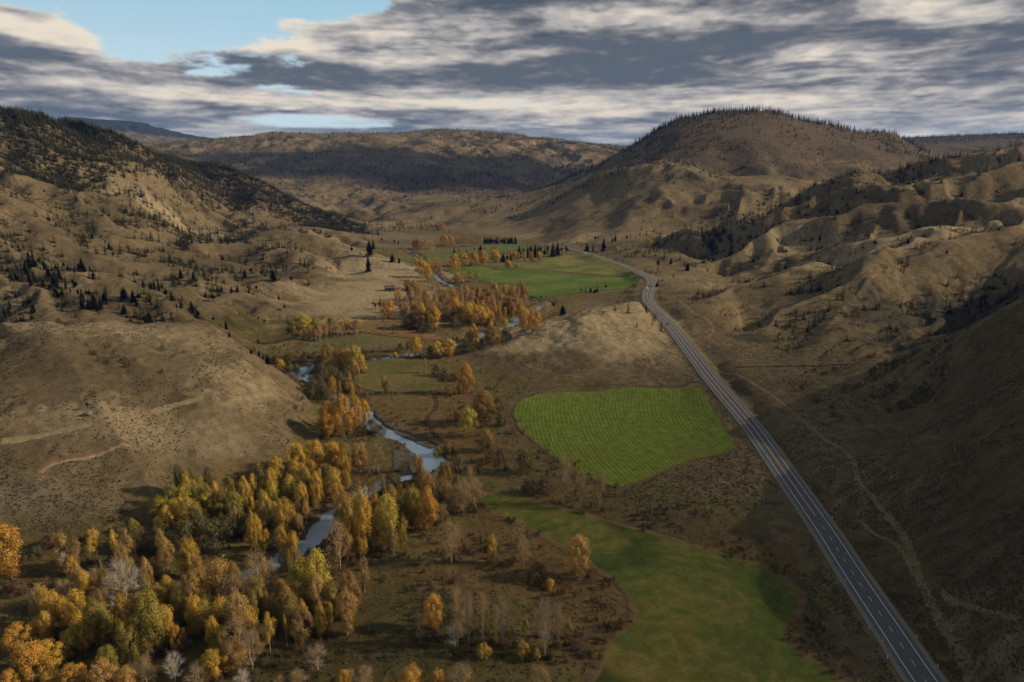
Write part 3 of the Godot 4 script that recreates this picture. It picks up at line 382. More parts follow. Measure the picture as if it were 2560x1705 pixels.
func make_ground() -> void:
	noise_a = noise(1, 1.0 / 260.0, 4)
	noise_b = noise(2, 1.0 / 46.0, 4)
	noise_c = noise(4, 1.0 / 11.0, 3)
	noise_d = noise(6, 1.0 / 900.0, 3)
	noise_e = noise(8, 1.0, 1)
	var rng := RandomNumberGenerator.new()
	rng.seed = 5
	table.resize(8192)
	for i in 8192:
		table[i] = rng.randf() - 0.5
	for i in range(0, ROAD.size(), 3):
		road_pts.append(Vector3(ROAD[i], ROAD[i + 1], ROAD[i + 2]))
	road_pts = smooth3(road_pts, 6)
	for i in range(0, RIVER.size(), 3):
		river_pts.append(Vector3(RIVER[i], RIVER[i + 2], RIVER[i + 1]))
	river_pts = smooth3(river_pts, 4)
	fit_relief()
	stage("relief fitted")
	base_rows.resize(BV)
	in_rows(base_row, BV)
	var wide := upsample(base_rows, BV, BU, MV, MU)
	mid_rows = wide
	mid_done.resize(MV)
	in_rows(gully_row, MV)
	fine_rows = upsample(mid_done, MV, MU, NV, NU)
	stage("gullies")
	color_rows.resize(NV)
	in_rows(finish_row, NV)
	for i in NV:
		height.append_array(fine_rows[i])
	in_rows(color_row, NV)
	stage("coloured")
	var pos := PackedVector3Array()
	var nor := PackedVector3Array()
	var col := PackedColorArray()
	var uv := PackedVector2Array()
	var uv2 := PackedVector2Array()
	var idx := PackedInt32Array()
	pos.resize(NU * NV)
	nor.resize(NU * NV)
	col.resize(NU * NV)
	uv.resize(NU * NV)
	uv2.resize(NU * NV)
	for i in NV:
		var zz := row_z(i)
		var cr: PackedColorArray = color_rows[i]
		for j in NU:
			var k := i * NU + j
			var x := col_u(j) / 1.6 * (zz + 60.0)
			pos[k] = Vector3(x, height[k], -zz)
			nor[k] = normal_of(i, j, zz)
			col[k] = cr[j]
			uv[k] = Vector2(x, zz) / 17.0
			uv2[k] = Vector2(x * 0.8 + zz * 0.6, zz * 0.8 - x * 0.6) / 97.0
	idx.resize((NU - 1) * (NV - 1) * 6)
	var n := 0
	for i in NV - 1:
		for j in NU - 1:
			var k := i * NU + j
			idx[n] = k
			idx[n + 1] = k + NU
			idx[n + 2] = k + 1
			idx[n + 3] = k + 1
			idx[n + 4] = k + NU
			idx[n + 5] = k + NU + 1
			n += 6
	var arr := []
	arr.resize(Mesh.ARRAY_MAX)
	arr[Mesh.ARRAY_VERTEX] = pos
	arr[Mesh.ARRAY_NORMAL] = nor
	arr[Mesh.ARRAY_COLOR] = col
	arr[Mesh.ARRAY_TEX_UV] = uv
	arr[Mesh.ARRAY_TEX_UV2] = uv2
	arr[Mesh.ARRAY_INDEX] = idx
	var mesh := ArrayMesh.new()
	mesh.add_surface_from_arrays(Mesh.PRIMITIVE_TRIANGLES, arr)
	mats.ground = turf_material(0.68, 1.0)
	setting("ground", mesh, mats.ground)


func turf_material(lo: float, hi: float) -> StandardMaterial3D:
	# tussocks: dark and light specks of bunch grass and brush, over wider blotches
	var m := StandardMaterial3D.new()
	m.vertex_color_use_as_albedo = true
	m.roughness = 0.95
	m.metallic_specular = 0.1
	var t := NoiseTexture2D.new()
	t.width = 1024
	t.height = 1024
	t.seamless = true
	t.normalize = true
	var f := noise(31, 0.05, 4)
	f.fractal_gain = 0.75
	t.noise = f
	var ramp := Gradient.new()
	ramp.set_color(0, Color(lo, lo, lo))
	ramp.set_color(1, Color(hi, hi, hi))
	ramp.add_point(0.42, Color(lo + 0.14, lo + 0.137, lo + 0.13))
	ramp.add_point(0.62, Color(hi * 0.93, hi * 0.92, hi * 0.9))
	t.color_ramp = ramp
	m.albedo_texture = t
	var d := NoiseTexture2D.new()
	d.width = 1024
	d.height = 1024
	d.seamless = true
	d.noise = noise(37, 0.012, 6)
	var ramp2 := Gradient.new()
	ramp2.set_color(0, Color(0.8, 0.79, 0.77))
	ramp2.set_color(1, Color(1, 1, 1))
	d.color_ramp = ramp2
	m.detail_enabled = true
	m.detail_blend_mode = BaseMaterial3D.BLEND_MODE_MUL
	m.detail_uv_layer = BaseMaterial3D.DETAIL_UV_2
	m.detail_albedo = d
	var b := NoiseTexture2D.new()
	b.width = 1024
	b.height = 1024
	b.seamless = true
	b.noise = f
	m.heightmap_enabled = true
	m.heightmap_texture = b
	m.heightmap_scale = 40.0
	return m


func row_z(i: int) -> float:
	return exp(v_lo + (v_hi - v_lo) * i / (NV - 1.0)) - 60.0


func col_u(j: int) -> float:
	return ULO + (UHI - ULO) * j / (NU - 1.0)


func normal_of(i: int, j: int, zz: float) -> Vector3:
	var j0 := maxi(j - 1, 0)
	var j1 := mini(j + 1, NU - 1)
	var i0 := maxi(i - 1, 0)
	var i1 := mini(i + 1, NV - 1)
	var z0 := row_z(i0)
	var z1 := row_z(i1)
	var u := col_u(j)
	var a := Vector3(col_u(j1) / 1.6 * (zz + 60.0), height[i * NU + j1], -zz) - Vector3(col_u(j0) / 1.6 * (zz + 60.0), height[i * NU + j0], -zz)
	var b := Vector3(u / 1.6 * (z1 + 60.0), height[i1 * NU + j], -z1) - Vector3(u / 1.6 * (z0 + 60.0), height[i0 * NU + j], -z0)
	return a.cross(b).normalized()


func fit_relief() -> void:
	# a smooth surface through the surveyed heights: x, height, distance
	var n := RELIEF.size() / 3
	var m := n + 3
	for k in n:
		var zz: float = RELIEF[k * 3 + 2]
		ctrl_u.append(RELIEF[k * 3] / (zz + 60.0) * 1.6)
		ctrl_v.append(log(zz + 60.0))
	var rows := []
	for i in m:
		var r := PackedFloat64Array()
		r.resize(m + 1)
		if i < n:
			for j in n:
				var du := ctrl_u[i] - ctrl_u[j]
				var dv := ctrl_v[i] - ctrl_v[j]
				r[j] = sqrt(du * du + dv * dv + 0.0004)
			r[i] -= 0.004
			r[n] = 1.0
			r[n + 1] = ctrl_u[i]
			r[n + 2] = ctrl_v[i]
			r[m] = RELIEF[i * 3 + 1]
		else:
			for j in n:
				r[j] = 1.0 if i == n else (ctrl_u[j] if i == n + 1 else ctrl_v[j])
		rows.append(r)
	for c in m:
		var best := c
		var most := 0.0
		for i in range(c, m):
			var a := absf(rows[i][c])
			if a > most:
				most = a
				best = i
		var swap: PackedFloat64Array = rows[best]
		rows[best] = rows[c]
		rows[c] = swap
		var pivot: PackedFloat64Array = swap
		var inv := 1.0 / pivot[c]
		for i in range(c + 1, m):
			var r: PackedFloat64Array = rows[i]
			var f := r[c] * inv
			if f != 0.0:
				for j in range(c, m + 1):
					r[j] -= f * pivot[j]
				rows[i] = r
	weights.resize(m)
	for i in range(m - 1, -1, -1):
		var r: PackedFloat64Array = rows[i]
		var s := r[m]
		for j in range(i + 1, m):
			s -= r[j] * weights[j]
		weights[i] = s / r[i]


func base_row(i: int) -> void:
	var v := v_lo + (v_hi - v_lo) * i / (BV - 1.0)
	var n := ctrl_u.size()
	var dv2 := PackedFloat64Array()
	dv2.resize(n)
	for k in n:
		dv2[k] = (v - ctrl_v[k]) * (v - ctrl_v[k]) + 0.0004
	var out := PackedFloat32Array()
	out.resize(BU)
	for j in BU:
		var u := ULO + (UHI - ULO) * j / (BU - 1.0)
		var s := weights[n] + weights[n + 1] * u + weights[n + 2] * v
		for k in n:
			var du := u - ctrl_u[k]
			s += weights[k] * sqrt(du * du + dv2[k])
		out[j] = s
	base_rows[i] = out


func upsample(rows: Array, h: int, w: int, nh: int, nw: int) -> Array:
	var wide := []
	for i in h:
		var r: PackedFloat32Array = rows[i]
		var o := PackedFloat32Array()
		o.resize(nw)
		for j in nw:
			var f := j * (w - 1.0) / (nw - 1.0)
			var k := mini(int(f), w - 2)
			o[j] = cubic_interpolate(r[k], r[k + 1], r[maxi(k - 1, 0)], r[mini(k + 2, w - 1)], f - k)
		wide.append(o)
	var out := []
	for i in nh:
		var f := i * (h - 1.0) / (nh - 1.0)
		var k := mini(int(f), h - 2)
		var t := f - k
		var a: PackedFloat32Array = wide[maxi(k - 1, 0)]
		var b: PackedFloat32Array = wide[k]
		var c: PackedFloat32Array = wide[k + 1]
		var d: PackedFloat32Array = wide[mini(k + 2, h - 1)]
		var o := PackedFloat32Array()
		o.resize(nw)
		for j in nw:
			o[j] = cubic_interpolate(b[j], c[j], a[j], d[j], t)
		out.append(o)
	return out


const GULLY := [[430.0, 22.0, 1300.0, 2900.0, 1e6], [200.0, 4.5, 620.0, 1050.0, 4500.0], [96.0, 1.6, 560.0, 820.0, 3200.0], [44.0, 0.7, 420.0, 700.0, 2200.0]]


func spurs(x: float, zz: float, dx: float, dz: float, lam: float, shift: float) -> float:
	# long ridges that run along (dx, dz): 1 on a crest, -1 in a gully
	var across := dx * zz - dz * x
	var run := dx * x + dz * zz
	var bent := across + noise_a.get_noise_2d(x * 0.8 + shift, zz * 0.8) * lam * 0.55
	var n := noise_e.get_noise_2d(bent / lam + shift, run / (lam * 8.0))
	var m := noise_e.get_noise_2d(bent / lam * 2.1 + 31.0 + shift, run / (lam * 5.0))
	var k := noise_e.get_noise_2d(bent / lam * 4.7 + 61.0 + shift, run / (lam * 2.2))
	return (1.0 - 3.2 * sqrt(n * n + 0.004)) + (1.0 - 3.2 * sqrt(m * m + 0.006)) * 0.17 + (1.0 - 3.2 * sqrt(k * k + 0.008)) * 0.06


func gully_row(i: int) -> void:
	# spurs and gullies that run down the slope
	var v := v_lo + (v_hi - v_lo) * i / (MV - 1.0)
	var zz := exp(v) - 60.0
	var i0 := maxi(i - 1, 0)
	var i1 := mini(i + 1, MV - 1)
	var z0 := exp(v_lo + (v_hi - v_lo) * i0 / (MV - 1.0)) - 60.0
	var z1 := exp(v_lo + (v_hi - v_lo) * i1 / (MV - 1.0)) - 60.0
	var r: PackedFloat32Array = mid_rows[i]
	var ra: PackedFloat32Array = mid_rows[i0]
	var rb: PackedFloat32Array = mid_rows[i1]
	var out := PackedFloat32Array()
	out.resize(MU)
	for j in MU:
		var j0 := maxi(j - 1, 0)
		var j1 := mini(j + 1, MU - 1)
		var u := ULO + (UHI - ULO) * j / (MU - 1.0)
		var x := u / 1.6 * (zz + 60.0)
		var du := (UHI - ULO) * (j1 - j0) / (MU - 1.0) / 1.6 * (zz + 60.0)
		var gx := (r[j1] - r[j0]) / du
		var gz := (rb[j] - ra[j] - gx * u / 1.6 * (z1 - z0)) / (z1 - z0)
		var s := sqrt(gx * gx + gz * gz) + 1e-5
		var steep := smoothstep(0.05, 0.3, s)
		var h := r[j]
		if steep > 0.0:
			var dx := -gz / s
			var dz := gx / s
			var knoll := 1.0 - smoothstep(1.0, 0.55, sqrt(pow((x - 70.0) / 150.0, 2.0) + pow((zz - 680.0) / 190.0, 2.0)))
			var left := smoothstep(-120.0, -330.0, x + (zz - 900.0) * 0.12) * smoothstep(560.0, 720.0, zz) * smoothstep(2500.0, 1900.0, zz)
			if left > 0.0:
				h += (spurs(x, zz, 0.92, -0.39, 178.0, 0.0) - 0.7) * left * smoothstep(0.02, 0.16, s) * minf(4.0 + zz * 0.011, 19.0)
			var right := smoothstep(170.0, 330.0, x - (zz - 900.0) * 0.1) * smoothstep(820.0, 1000.0, zz) * smoothstep(2300.0, 1700.0, zz)
			if right > 0.0:
				h += (spurs(x, zz, -0.985, 0.17, 205.0, 40.0) - 0.7) * right * smoothstep(0.03, 0.2, s) * minf(3.0 + zz * 0.01, 16.0)
			var bowl := smoothstep(205.0, 270.0, x) * smoothstep(470.0, 560.0, zz) * smoothstep(1000.0, 820.0, zz)
			if bowl > 0.0:
				h += (spurs(x, zz, -0.8, -0.6, 105.0, 120.0) - 0.5) * bowl * smoothstep(0.02, 0.16, s) * 7.5
			var brow := smoothstep(180.0, 215.0, x) * smoothstep(540.0, 460.0, zz)
			if brow > 0.0:
				h += (spurs(x, zz, -0.93, -0.37, 52.0, 160.0) - 0.4) * brow * smoothstep(0.05, 0.25, s) * 2.4
			var mound := smoothstep(-110.0, -160.0, x) * smoothstep(570.0, 500.0, zz) * smoothstep(290.0, 330.0, zz)
			if mound > 0.0:
				h += (spurs(x, zz, 0.8, -0.6, 74.0, 200.0) - 0.4) * mound * smoothstep(0.05, 0.3, s) * 2.4
			var far := smoothstep(2600.0, 3400.0, zz)
			if far > 0.0:
				h += (spurs(x, zz, 0.25, -0.97, 520.0, 80.0) - 0.5) * far * steep * 26.0
			var round_hill := 1.0 - 0.6 * exp(-pow((x - 900.0) / 800.0, 2.0) - pow((zz - 2350.0) / 500.0, 2.0))
			var calm := 1.0 - 0.75 * maxf(left, right)
			for g in GULLY:
				var lam: float = g[0]
				var amp: float = g[1] * steep * smoothstep(g[2] * 0.5, g[3], zz) * smoothstep(g[4] * 1.5, g[4], zz) * knoll * round_hill * (calm if lam < 300.0 else 1.0)
				if amp < 0.05:
					continue
				var wob := noise_b.get_noise_2d(x * 40.0 / lam, zz * 40.0 / lam) * 0.35
				var px := x / lam + wob
				var pz := zz / lam - wob
				var ix := floori(px)
				var iz := floori(pz)
				var fx := px - ix
				var fz := pz - iz
				var acc := 0.0
				var wt := 0.0
				for a in range(-1, 2):
					for b in range(-1, 2):
						var hsh := (((ix + a) * 73856093) ^ ((iz + b) * 19349663)) & 4095
						var ox := fx - a - 0.5 - table[hsh * 2] * 0.8
						var oz := fz - b - 0.5 - table[hsh * 2 + 1] * 0.8
						var w := exp(-(ox * ox + oz * oz) * 2.0)
						acc += w * cos((ox * dx + oz * dz) * TAU + table[(hsh * 7) & 8191] * 3.0)
						wt += w
				var c := acc / wt
				h += amp * (c if c < 0.0 else c * (1.3 - 0.3 * c))
		out[j] = h
	mid_done[i] = out


func road_at(zz: float) -> Vector3:
	# x, height, slant (cosine of the heading) of the road at that distance
	var lo := 0
	var hi := road_pts.size() - 1
	if -road_pts[0].z > zz or -road_pts[hi].z < zz:
		return Vector3(1e6, 0, 1)
	while hi - lo > 1:
		var k := (lo + hi) / 2
		if -road_pts[k].z <= zz:
			lo = k
		else:
			hi = k
	var a: Vector3 = road_pts[lo]
	var b: Vector3 = road_pts[hi]
	var t := (zz + a.z) / maxf(a.z - b.z, 1e-3)
	var p := a.lerp(b, t)
	var d := b - a
	return Vector3(p.x, p.y, absf(d.z) / Vector2(d.x, d.z).length())


func river_gap(x: float, zz: float, near: Array) -> float:
	# distance to the water's edge, negative in the river
	var best := 1e6
	for k in near:
		var a: Vector3 = river_pts[k]
		var b: Vector3 = river_pts[k + 1]
		var ax := x - a.x
		var az := -zz - a.z
		var bx := b.x - a.x
		var bz := b.z - a.z
		var t := clampf((ax * bx + az * bz) / (bx * bx + bz * bz), 0.0, 1.0)
		var d := sqrt(pow(ax - bx * t, 2.0) + pow(az - bz * t, 2.0)) - (a.y + (b.y - a.y) * t) * 0.5
		best = minf(best, d)
	return best


func river_near(zz: float, reach: float) -> Array:
	var near := []
	for k in river_pts.size() - 1:
		if minf(-river_pts[k].z, -river_pts[k + 1].z) < zz + reach and maxf(-river_pts[k].z, -river_pts[k + 1].z) > zz - reach:
			near.append(k)
	return near


func water_level(zz: float) -> float:
	return lerpf(-1.3, 1.0, smoothstep(500.0, 1500.0, zz))


func finish_row(i: int) -> void:
	var zz := row_z(i)
	var r: PackedFloat32Array = fine_rows[i]
	var road := road_at(zz)
	var near := river_near(zz, 40.0)
	for j in NU:
		var x := col_u(j) / 1.6 * (zz + 60.0)
		var h := r[j]
		var hilly := smoothstep(3.0, 16.0, h)
		h += noise_b.get_noise_2d(x, zz) * (0.35 + 0.6 * hilly) + noise_c.get_noise_2d(x, zz) * (0.16 + 0.14 * hilly)
		h += noise_a.get_noise_2d(x, zz) * 3.0 * hilly
		h += noise_b.get_noise_2d(x * 0.8 + 70.0, zz * 0.8) * 6.5 * exp(-pow((x - 80.0) / 120.0, 2.0) - pow((zz - 670.0) / 130.0, 2.0))
		if zz < 1600.0:
			if near:
				var d := river_gap(x, zz, near) + noise_b.get_noise_2d(x * 2.2, zz * 2.2) * 4.5
				if d < 40.0:
					var wl := water_level(zz)
					h = lerpf(minf(h, wl + 1.4 + d * 0.05 + hilly * 100.0), h, smoothstep(10.0, 40.0, d))
					h = lerpf(wl - 1.6, maxf(h, wl + 0.5), smoothstep(-3.5, 2.2 + noise_c.get_noise_2d(x * 2.0, zz * 2.0) * 2.0, d))
			var dr := absf(x - road.x) * road.z
			if dr < 46.0:
				var bed := road.y - 0.35 - smoothstep(6.2, 12.0, dr) * 1.3
				h = lerpf(bed, h, smoothstep(8.0, 30.0 + noise_b.get_noise_2d(x, zz) * 8.0, dr))
				if x > road.x and zz < 560.0:
					h -= 3.2 * exp(-pow((dr - 15.0) / 4.5, 2.0)) * (0.8 + noise_b.get_noise_2d(x, zz))
		r[j] = h
	fine_rows[i] = r


func height_at(x: float, z: float) -> float:
	var zz := -z
	var fi := clampf((log(zz + 60.0) - v_lo) / (v_hi - v_lo) * (NV - 1.0), 0.0, NV - 1.001)
	var fj := clampf((x * 1.6 / (zz + 60.0) - ULO) / (UHI - ULO) * (NU - 1.0), 0.0, NU - 1.001)
	var i := int(fi)
	var j := int(fj)
	var a := fi - i
	var b := fj - j
	var k := i * NU + j
	return lerpf(lerpf(height[k], height[k + 1], b), lerpf(height[k + NU], height[k + NU + 1], b), a)


func smooth3(pts: Array, steps: int) -> Array:
	var out := []
	for i in pts.size() - 1:
		var a: Vector3 = pts[maxi(i - 1, 0)]
		var b: Vector3 = pts[i]
		var c: Vector3 = pts[i + 1]
		var d: Vector3 = pts[mini(i + 2, pts.size() - 1)]
		for s in steps:
			out.append(b.cubic_interpolate(c, a, d, float(s) / steps))
	out.append(pts[-1])
	return out


# patches of the ground: x, z, half width, half depth, kind
const PATCHES := [[-185, -900, 120, 170, "pale"], [70, -690, 110, 70, "pale"], [40, -620, 60, 40, "pale"], [120, -740, 70, 50, "pale"], [50, -655, 100, 60, "pale"], [110, -600, 60, 40, "pale"], [-600, -1390, 260, 70, "pale"], [-190, -1150, 130, 90, "pale"], [520, -930, 190, 60, "pale"], [640, -1000, 120, 40, "pale"],  # pale dry grass; on the knoll added patches paint in its sunlight
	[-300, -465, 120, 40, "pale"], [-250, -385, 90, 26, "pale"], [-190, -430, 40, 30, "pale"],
	[-42, -445, 34, 60, "rust"], [-70, -520, 30, 18, "rust"], [32, -240, 28, 34, "rust"], [20, -290, 30, 24, "rust"], [112, -265, 14, 40, "rust"], [-150, -760, 60, 18, "rust"], [-40, -235, 40, 34, "moss"], [-60, -205, 60, 24, "moss"], [-10, -265, 34, 22, "rust"], [-95, -300, 24, 30, "moss"], [-60, -640, 30, 10, "rust"],
	[450, -690, 130, 80, "shaded_scree"], [400, -600, 100, 45, "shaded_scree"], [520, -740, 110, 60, "shaded_scree"], [235, -640, 26, 24, "shaded_scree"],  # dark grey stone; the hollow's shade is painted into its tone
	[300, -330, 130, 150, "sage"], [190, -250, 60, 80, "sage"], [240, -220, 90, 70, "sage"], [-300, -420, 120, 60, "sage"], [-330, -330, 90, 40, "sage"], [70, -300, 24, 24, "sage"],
	[1000, -2500, 900, 500, "burnt"], [-1400, -1700, 420, 260, "burnt"], [-900, -2000, 300, 200, "burnt"], [-200, -3900, 1500, 500, "burnt"], [2600, -4700, 1500, 900, "burnt"],
	[-250, -318, 50, 14, "clay"], [-5200, -11800, 4200, 1900, "forest"], [3400, -5300, 1900, 700, "forest"], [-1150, -1650, 300, 260, "burnt"], [-950, -2050, 260, 200, "burnt"]]
const TONES := {"pale": Color(0.45, 0.36, 0.225), "grass": Color(0.23, 0.178, 0.104), "sage": Color(0.15, 0.116, 0.068), "olive": Color(0.185, 0.155, 0.065), "rust": Color(0.21, 0.135, 0.062), "moss": Color(0.1, 0.088, 0.038), "shaded_scree": Color(0.055, 0.058, 0.054), "burnt": Color(0.125, 0.093, 0.07), "forest": Color(0.04, 0.045, 0.035), "clay": Color(0.24, 0.195, 0.14), "gravel": Color(0.15, 0.13, 0.11)}  # the hollow's dark grey has shade mixed into it


func color_row(i: int) -> void:
	var zz := row_z(i)
	var near := river_near(zz, 14.0) if zz < 1600.0 else []
	var out := PackedColorArray()
	out.resize(NU)
	var here := []
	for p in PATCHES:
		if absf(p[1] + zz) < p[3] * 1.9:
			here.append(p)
	for j in NU:
		var x := col_u(j) / 1.6 * (zz + 60.0)
		var h := height[i * NU + j]
		var nb := noise_b.get_noise_2d(x + 900.0, zz)
		var nc := noise_c.get_noise_2d(x, zz + 700.0)
		var na := noise_a.get_noise_2d(x - 3000.0, zz)
		var nd := noise_d.get_noise_2d(x, zz)
		var hill := smoothstep(2.0, 7.0, h + nb * 4.0)
		var dry: Color = TONES.grass.lerp(TONES.sage, smoothstep(-0.1, 0.5, na * 0.8 + nb * 0.5 + nd * 0.4))
		dry = dry.lerp(TONES.pale, smoothstep(0.15, 0.6, -na * 0.7 + nc * 0.25 + nd * 0.3) * 0.55)
		var wet: Color = TONES.olive.lerp(TONES.rust, smoothstep(-0.2, 0.35, nb + nc * 0.5))
		wet = wet.lerp(TONES.moss, smoothstep(0.0, 0.5, na + nc * 0.6 + nb * 0.3) * 0.8)
		var c := wet.lerp(dry, hill)
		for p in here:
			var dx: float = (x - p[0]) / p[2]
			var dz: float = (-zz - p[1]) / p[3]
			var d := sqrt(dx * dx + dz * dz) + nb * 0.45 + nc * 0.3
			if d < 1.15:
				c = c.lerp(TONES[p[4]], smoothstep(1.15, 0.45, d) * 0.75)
		if near:
			var d := river_gap(x, zz, near)
			if d < 9.0:
				c = c.lerp(TONES.gravel, smoothstep(3.5, 0.5, d + nc * 4.0))
		c = c.lerp(TONES.forest, smoothstep(9600.0, 10200.0, zz))
		c *= 1.0 + nc * 0.22
		c.a = 1.0
		out[j] = c
	color_rows[i] = out


# ---------------------------------------------------------------- clouds that shade the valley, beyond the frame

func make_clouds() -> void:
	var s := SUN.normalized()
	var m := mat(0.75, 0.75, 0.76, 1.0)
	for c in CLOUDS:
		# c: ground point that lies in its shade, altitude, half width, half depth, seed, label
		var at: Vector3 = Vector3(c[0], c[2], c[1]) + Vector3(s.x, 0, s.z) * (c[2] / s.y)
		var o := put("cloud", cloud_mesh(c[3], c[4], 28.0 + c[3] * 0.05, c[5]), m)
		o.position = at
		tag(o, c[6], "cloud", "clouds beyond the frame")


const CLOUDS := [
	[320.0, -330.0, 5200.0, 260.0, 300.0, 1, "flat grey cloud high over the near hill on the road side"],
	[-900.0, -4350.0, 4200.0, 1800.0, 640.0, 3, "long grey cloud bank shading the middle of the far mountain"]]


func cloud_mesh(rx: float, rz: float, thick: float, s: int) -> ArrayMesh:
	var n := noise(40 + s, 1.0, 5)
	var st := SurfaceTool.new()
	st.begin(Mesh.PRIMITIVE_TRIANGLES)
	var around := 96
	var rings := 14
	for side in [1.0, -1.0]:
		var first := 0 if side > 0 else (rings + 1) * around
		for r in rings + 1:
			var t := float(r) / rings
			for a in around:
				var ang := TAU * a / around
				var d := Vector2(cos(ang), sin(ang))
				var reach := 1.0 + n.get_noise_2d(d.x * 1.3, d.y * 1.3) * 0.6
				var p := d * t * reach
				var puff := sqrt(maxf(1.0 - t * t, 0.0))
				var y: float = side * thick * puff * (0.35 if side < 0 else 0.65 + 0.8 * n.get_noise_2d(p.x * 4.0 + 9.0, p.y * 4.0))
				st.add_vertex(Vector3(p.x * rx, y, p.y * rz))
		for r in rings:
			for a in around:
				var k := first + r * around + a
				var k2 := first + r * around + (a + 1) % around
				if side > 0:
					for q in [k, k2, k + around, k2, k2 + around, k + around]:
						st.add_index(q)
				else:
					for q in [k, k + around, k2, k2, k + around, k2 + around]:
						st.add_index(q)
	st.generate_normals()
	return st.commit()


# ---------------------------------------------------------------- water, roads, fields

func sheet(pts: Array, half: Callable, lift: Callable, tone: Color, across := 2) -> ArrayMesh:
	# a strip along pts (Vector3, height ignored); lift(point, side) gives its height
	var st := SurfaceTool.new()
	st.begin(Mesh.PRIMITIVE_TRIANGLES)
	var run := 0.0
	for i in pts.size():
		var p: Vector3 = pts[i]
		var d: Vector3 = pts[mini(i + 1, pts.size() - 1)] - pts[maxi(i - 1, 0)]
		d.y = 0.0
		d = d.normalized()
		var side := Vector3(-d.z, 0, d.x)
		if i:
			run += p.distance_to(pts[i - 1])
		for k in across:
			var f := k / (across - 1.0) * 2.0 - 1.0
			var q: Vector3 = p + side * f * half.call(i)
			q.y = lift.call(i, q, f)
			st.set_color(tone)
			st.set_uv(Vector2(q.x, -q.z) / 17.0)
			st.set_uv2(Vector2(q.x * 0.8 - q.z * 0.6, q.x * 0.6 + q.z * 0.8) / 97.0)
			st.add_vertex(q)
	for i in pts.size() - 1:
		for k in across - 1:
			var a := i * across + k
			for q in [a, a + across, a + 1, a + 1, a + across, a + across + 1]:
				st.add_index(q)
	st.generate_normals()
	return st.commit()


func flat3(a: Array) -> Array:
	var out := []
	for i in range(0, a.size(), 2):
		out.append(Vector3(a[i], 0, a[i + 1]))
	return out


func even(pts: Array, step: float) -> Array:
	# the same line with points every step metres
	var out := [pts[0]]
	var left := step
	for i in pts.size() - 1:
		var a: Vector3 = pts[i]
		var b: Vector3 = pts[i + 1]
		var l := a.distance_to(b)
		var t := left
		while t < l:
			out.append(a.lerp(b, t / l))
			t += step
		left = t - l
	return out


func offset_line(pts: Array, by: float) -> Array:
	var out := []
	for i in pts.size():
		var d: Vector3 = pts[mini(i + 1, pts.size() - 1)] - pts[maxi(i - 1, 0)]
		d.y = 0
		d = d.normalized()
		out.append(pts[i] + Vector3(-d.z, 0, d.x) * by)
	return out


func grain(r: float, g: float, b: float, spread: float, freq: float, s: int, tile: float) -> StandardMaterial3D:
	var m := StandardMaterial3D.new()
	m.roughness = 0.92
	m.metallic_specular = 0.2
	var t := NoiseTexture2D.new()
	t.width = 512
	t.height = 512
	t.seamless = true
	t.noise = noise(s, freq, 5)
	var ramp := Gradient.new()
	ramp.set_color(0, lin(r * (1 - spread), g * (1 - spread), b * (1 - spread)))
	ramp.set_color(1, lin(r * (1 + spread), g * (1 + spread), b * (1 + spread)))
	t.color_ramp = ramp
	m.albedo_texture = t
	m.uv1_scale = Vector3.ONE * 17.0 / tile
	return m


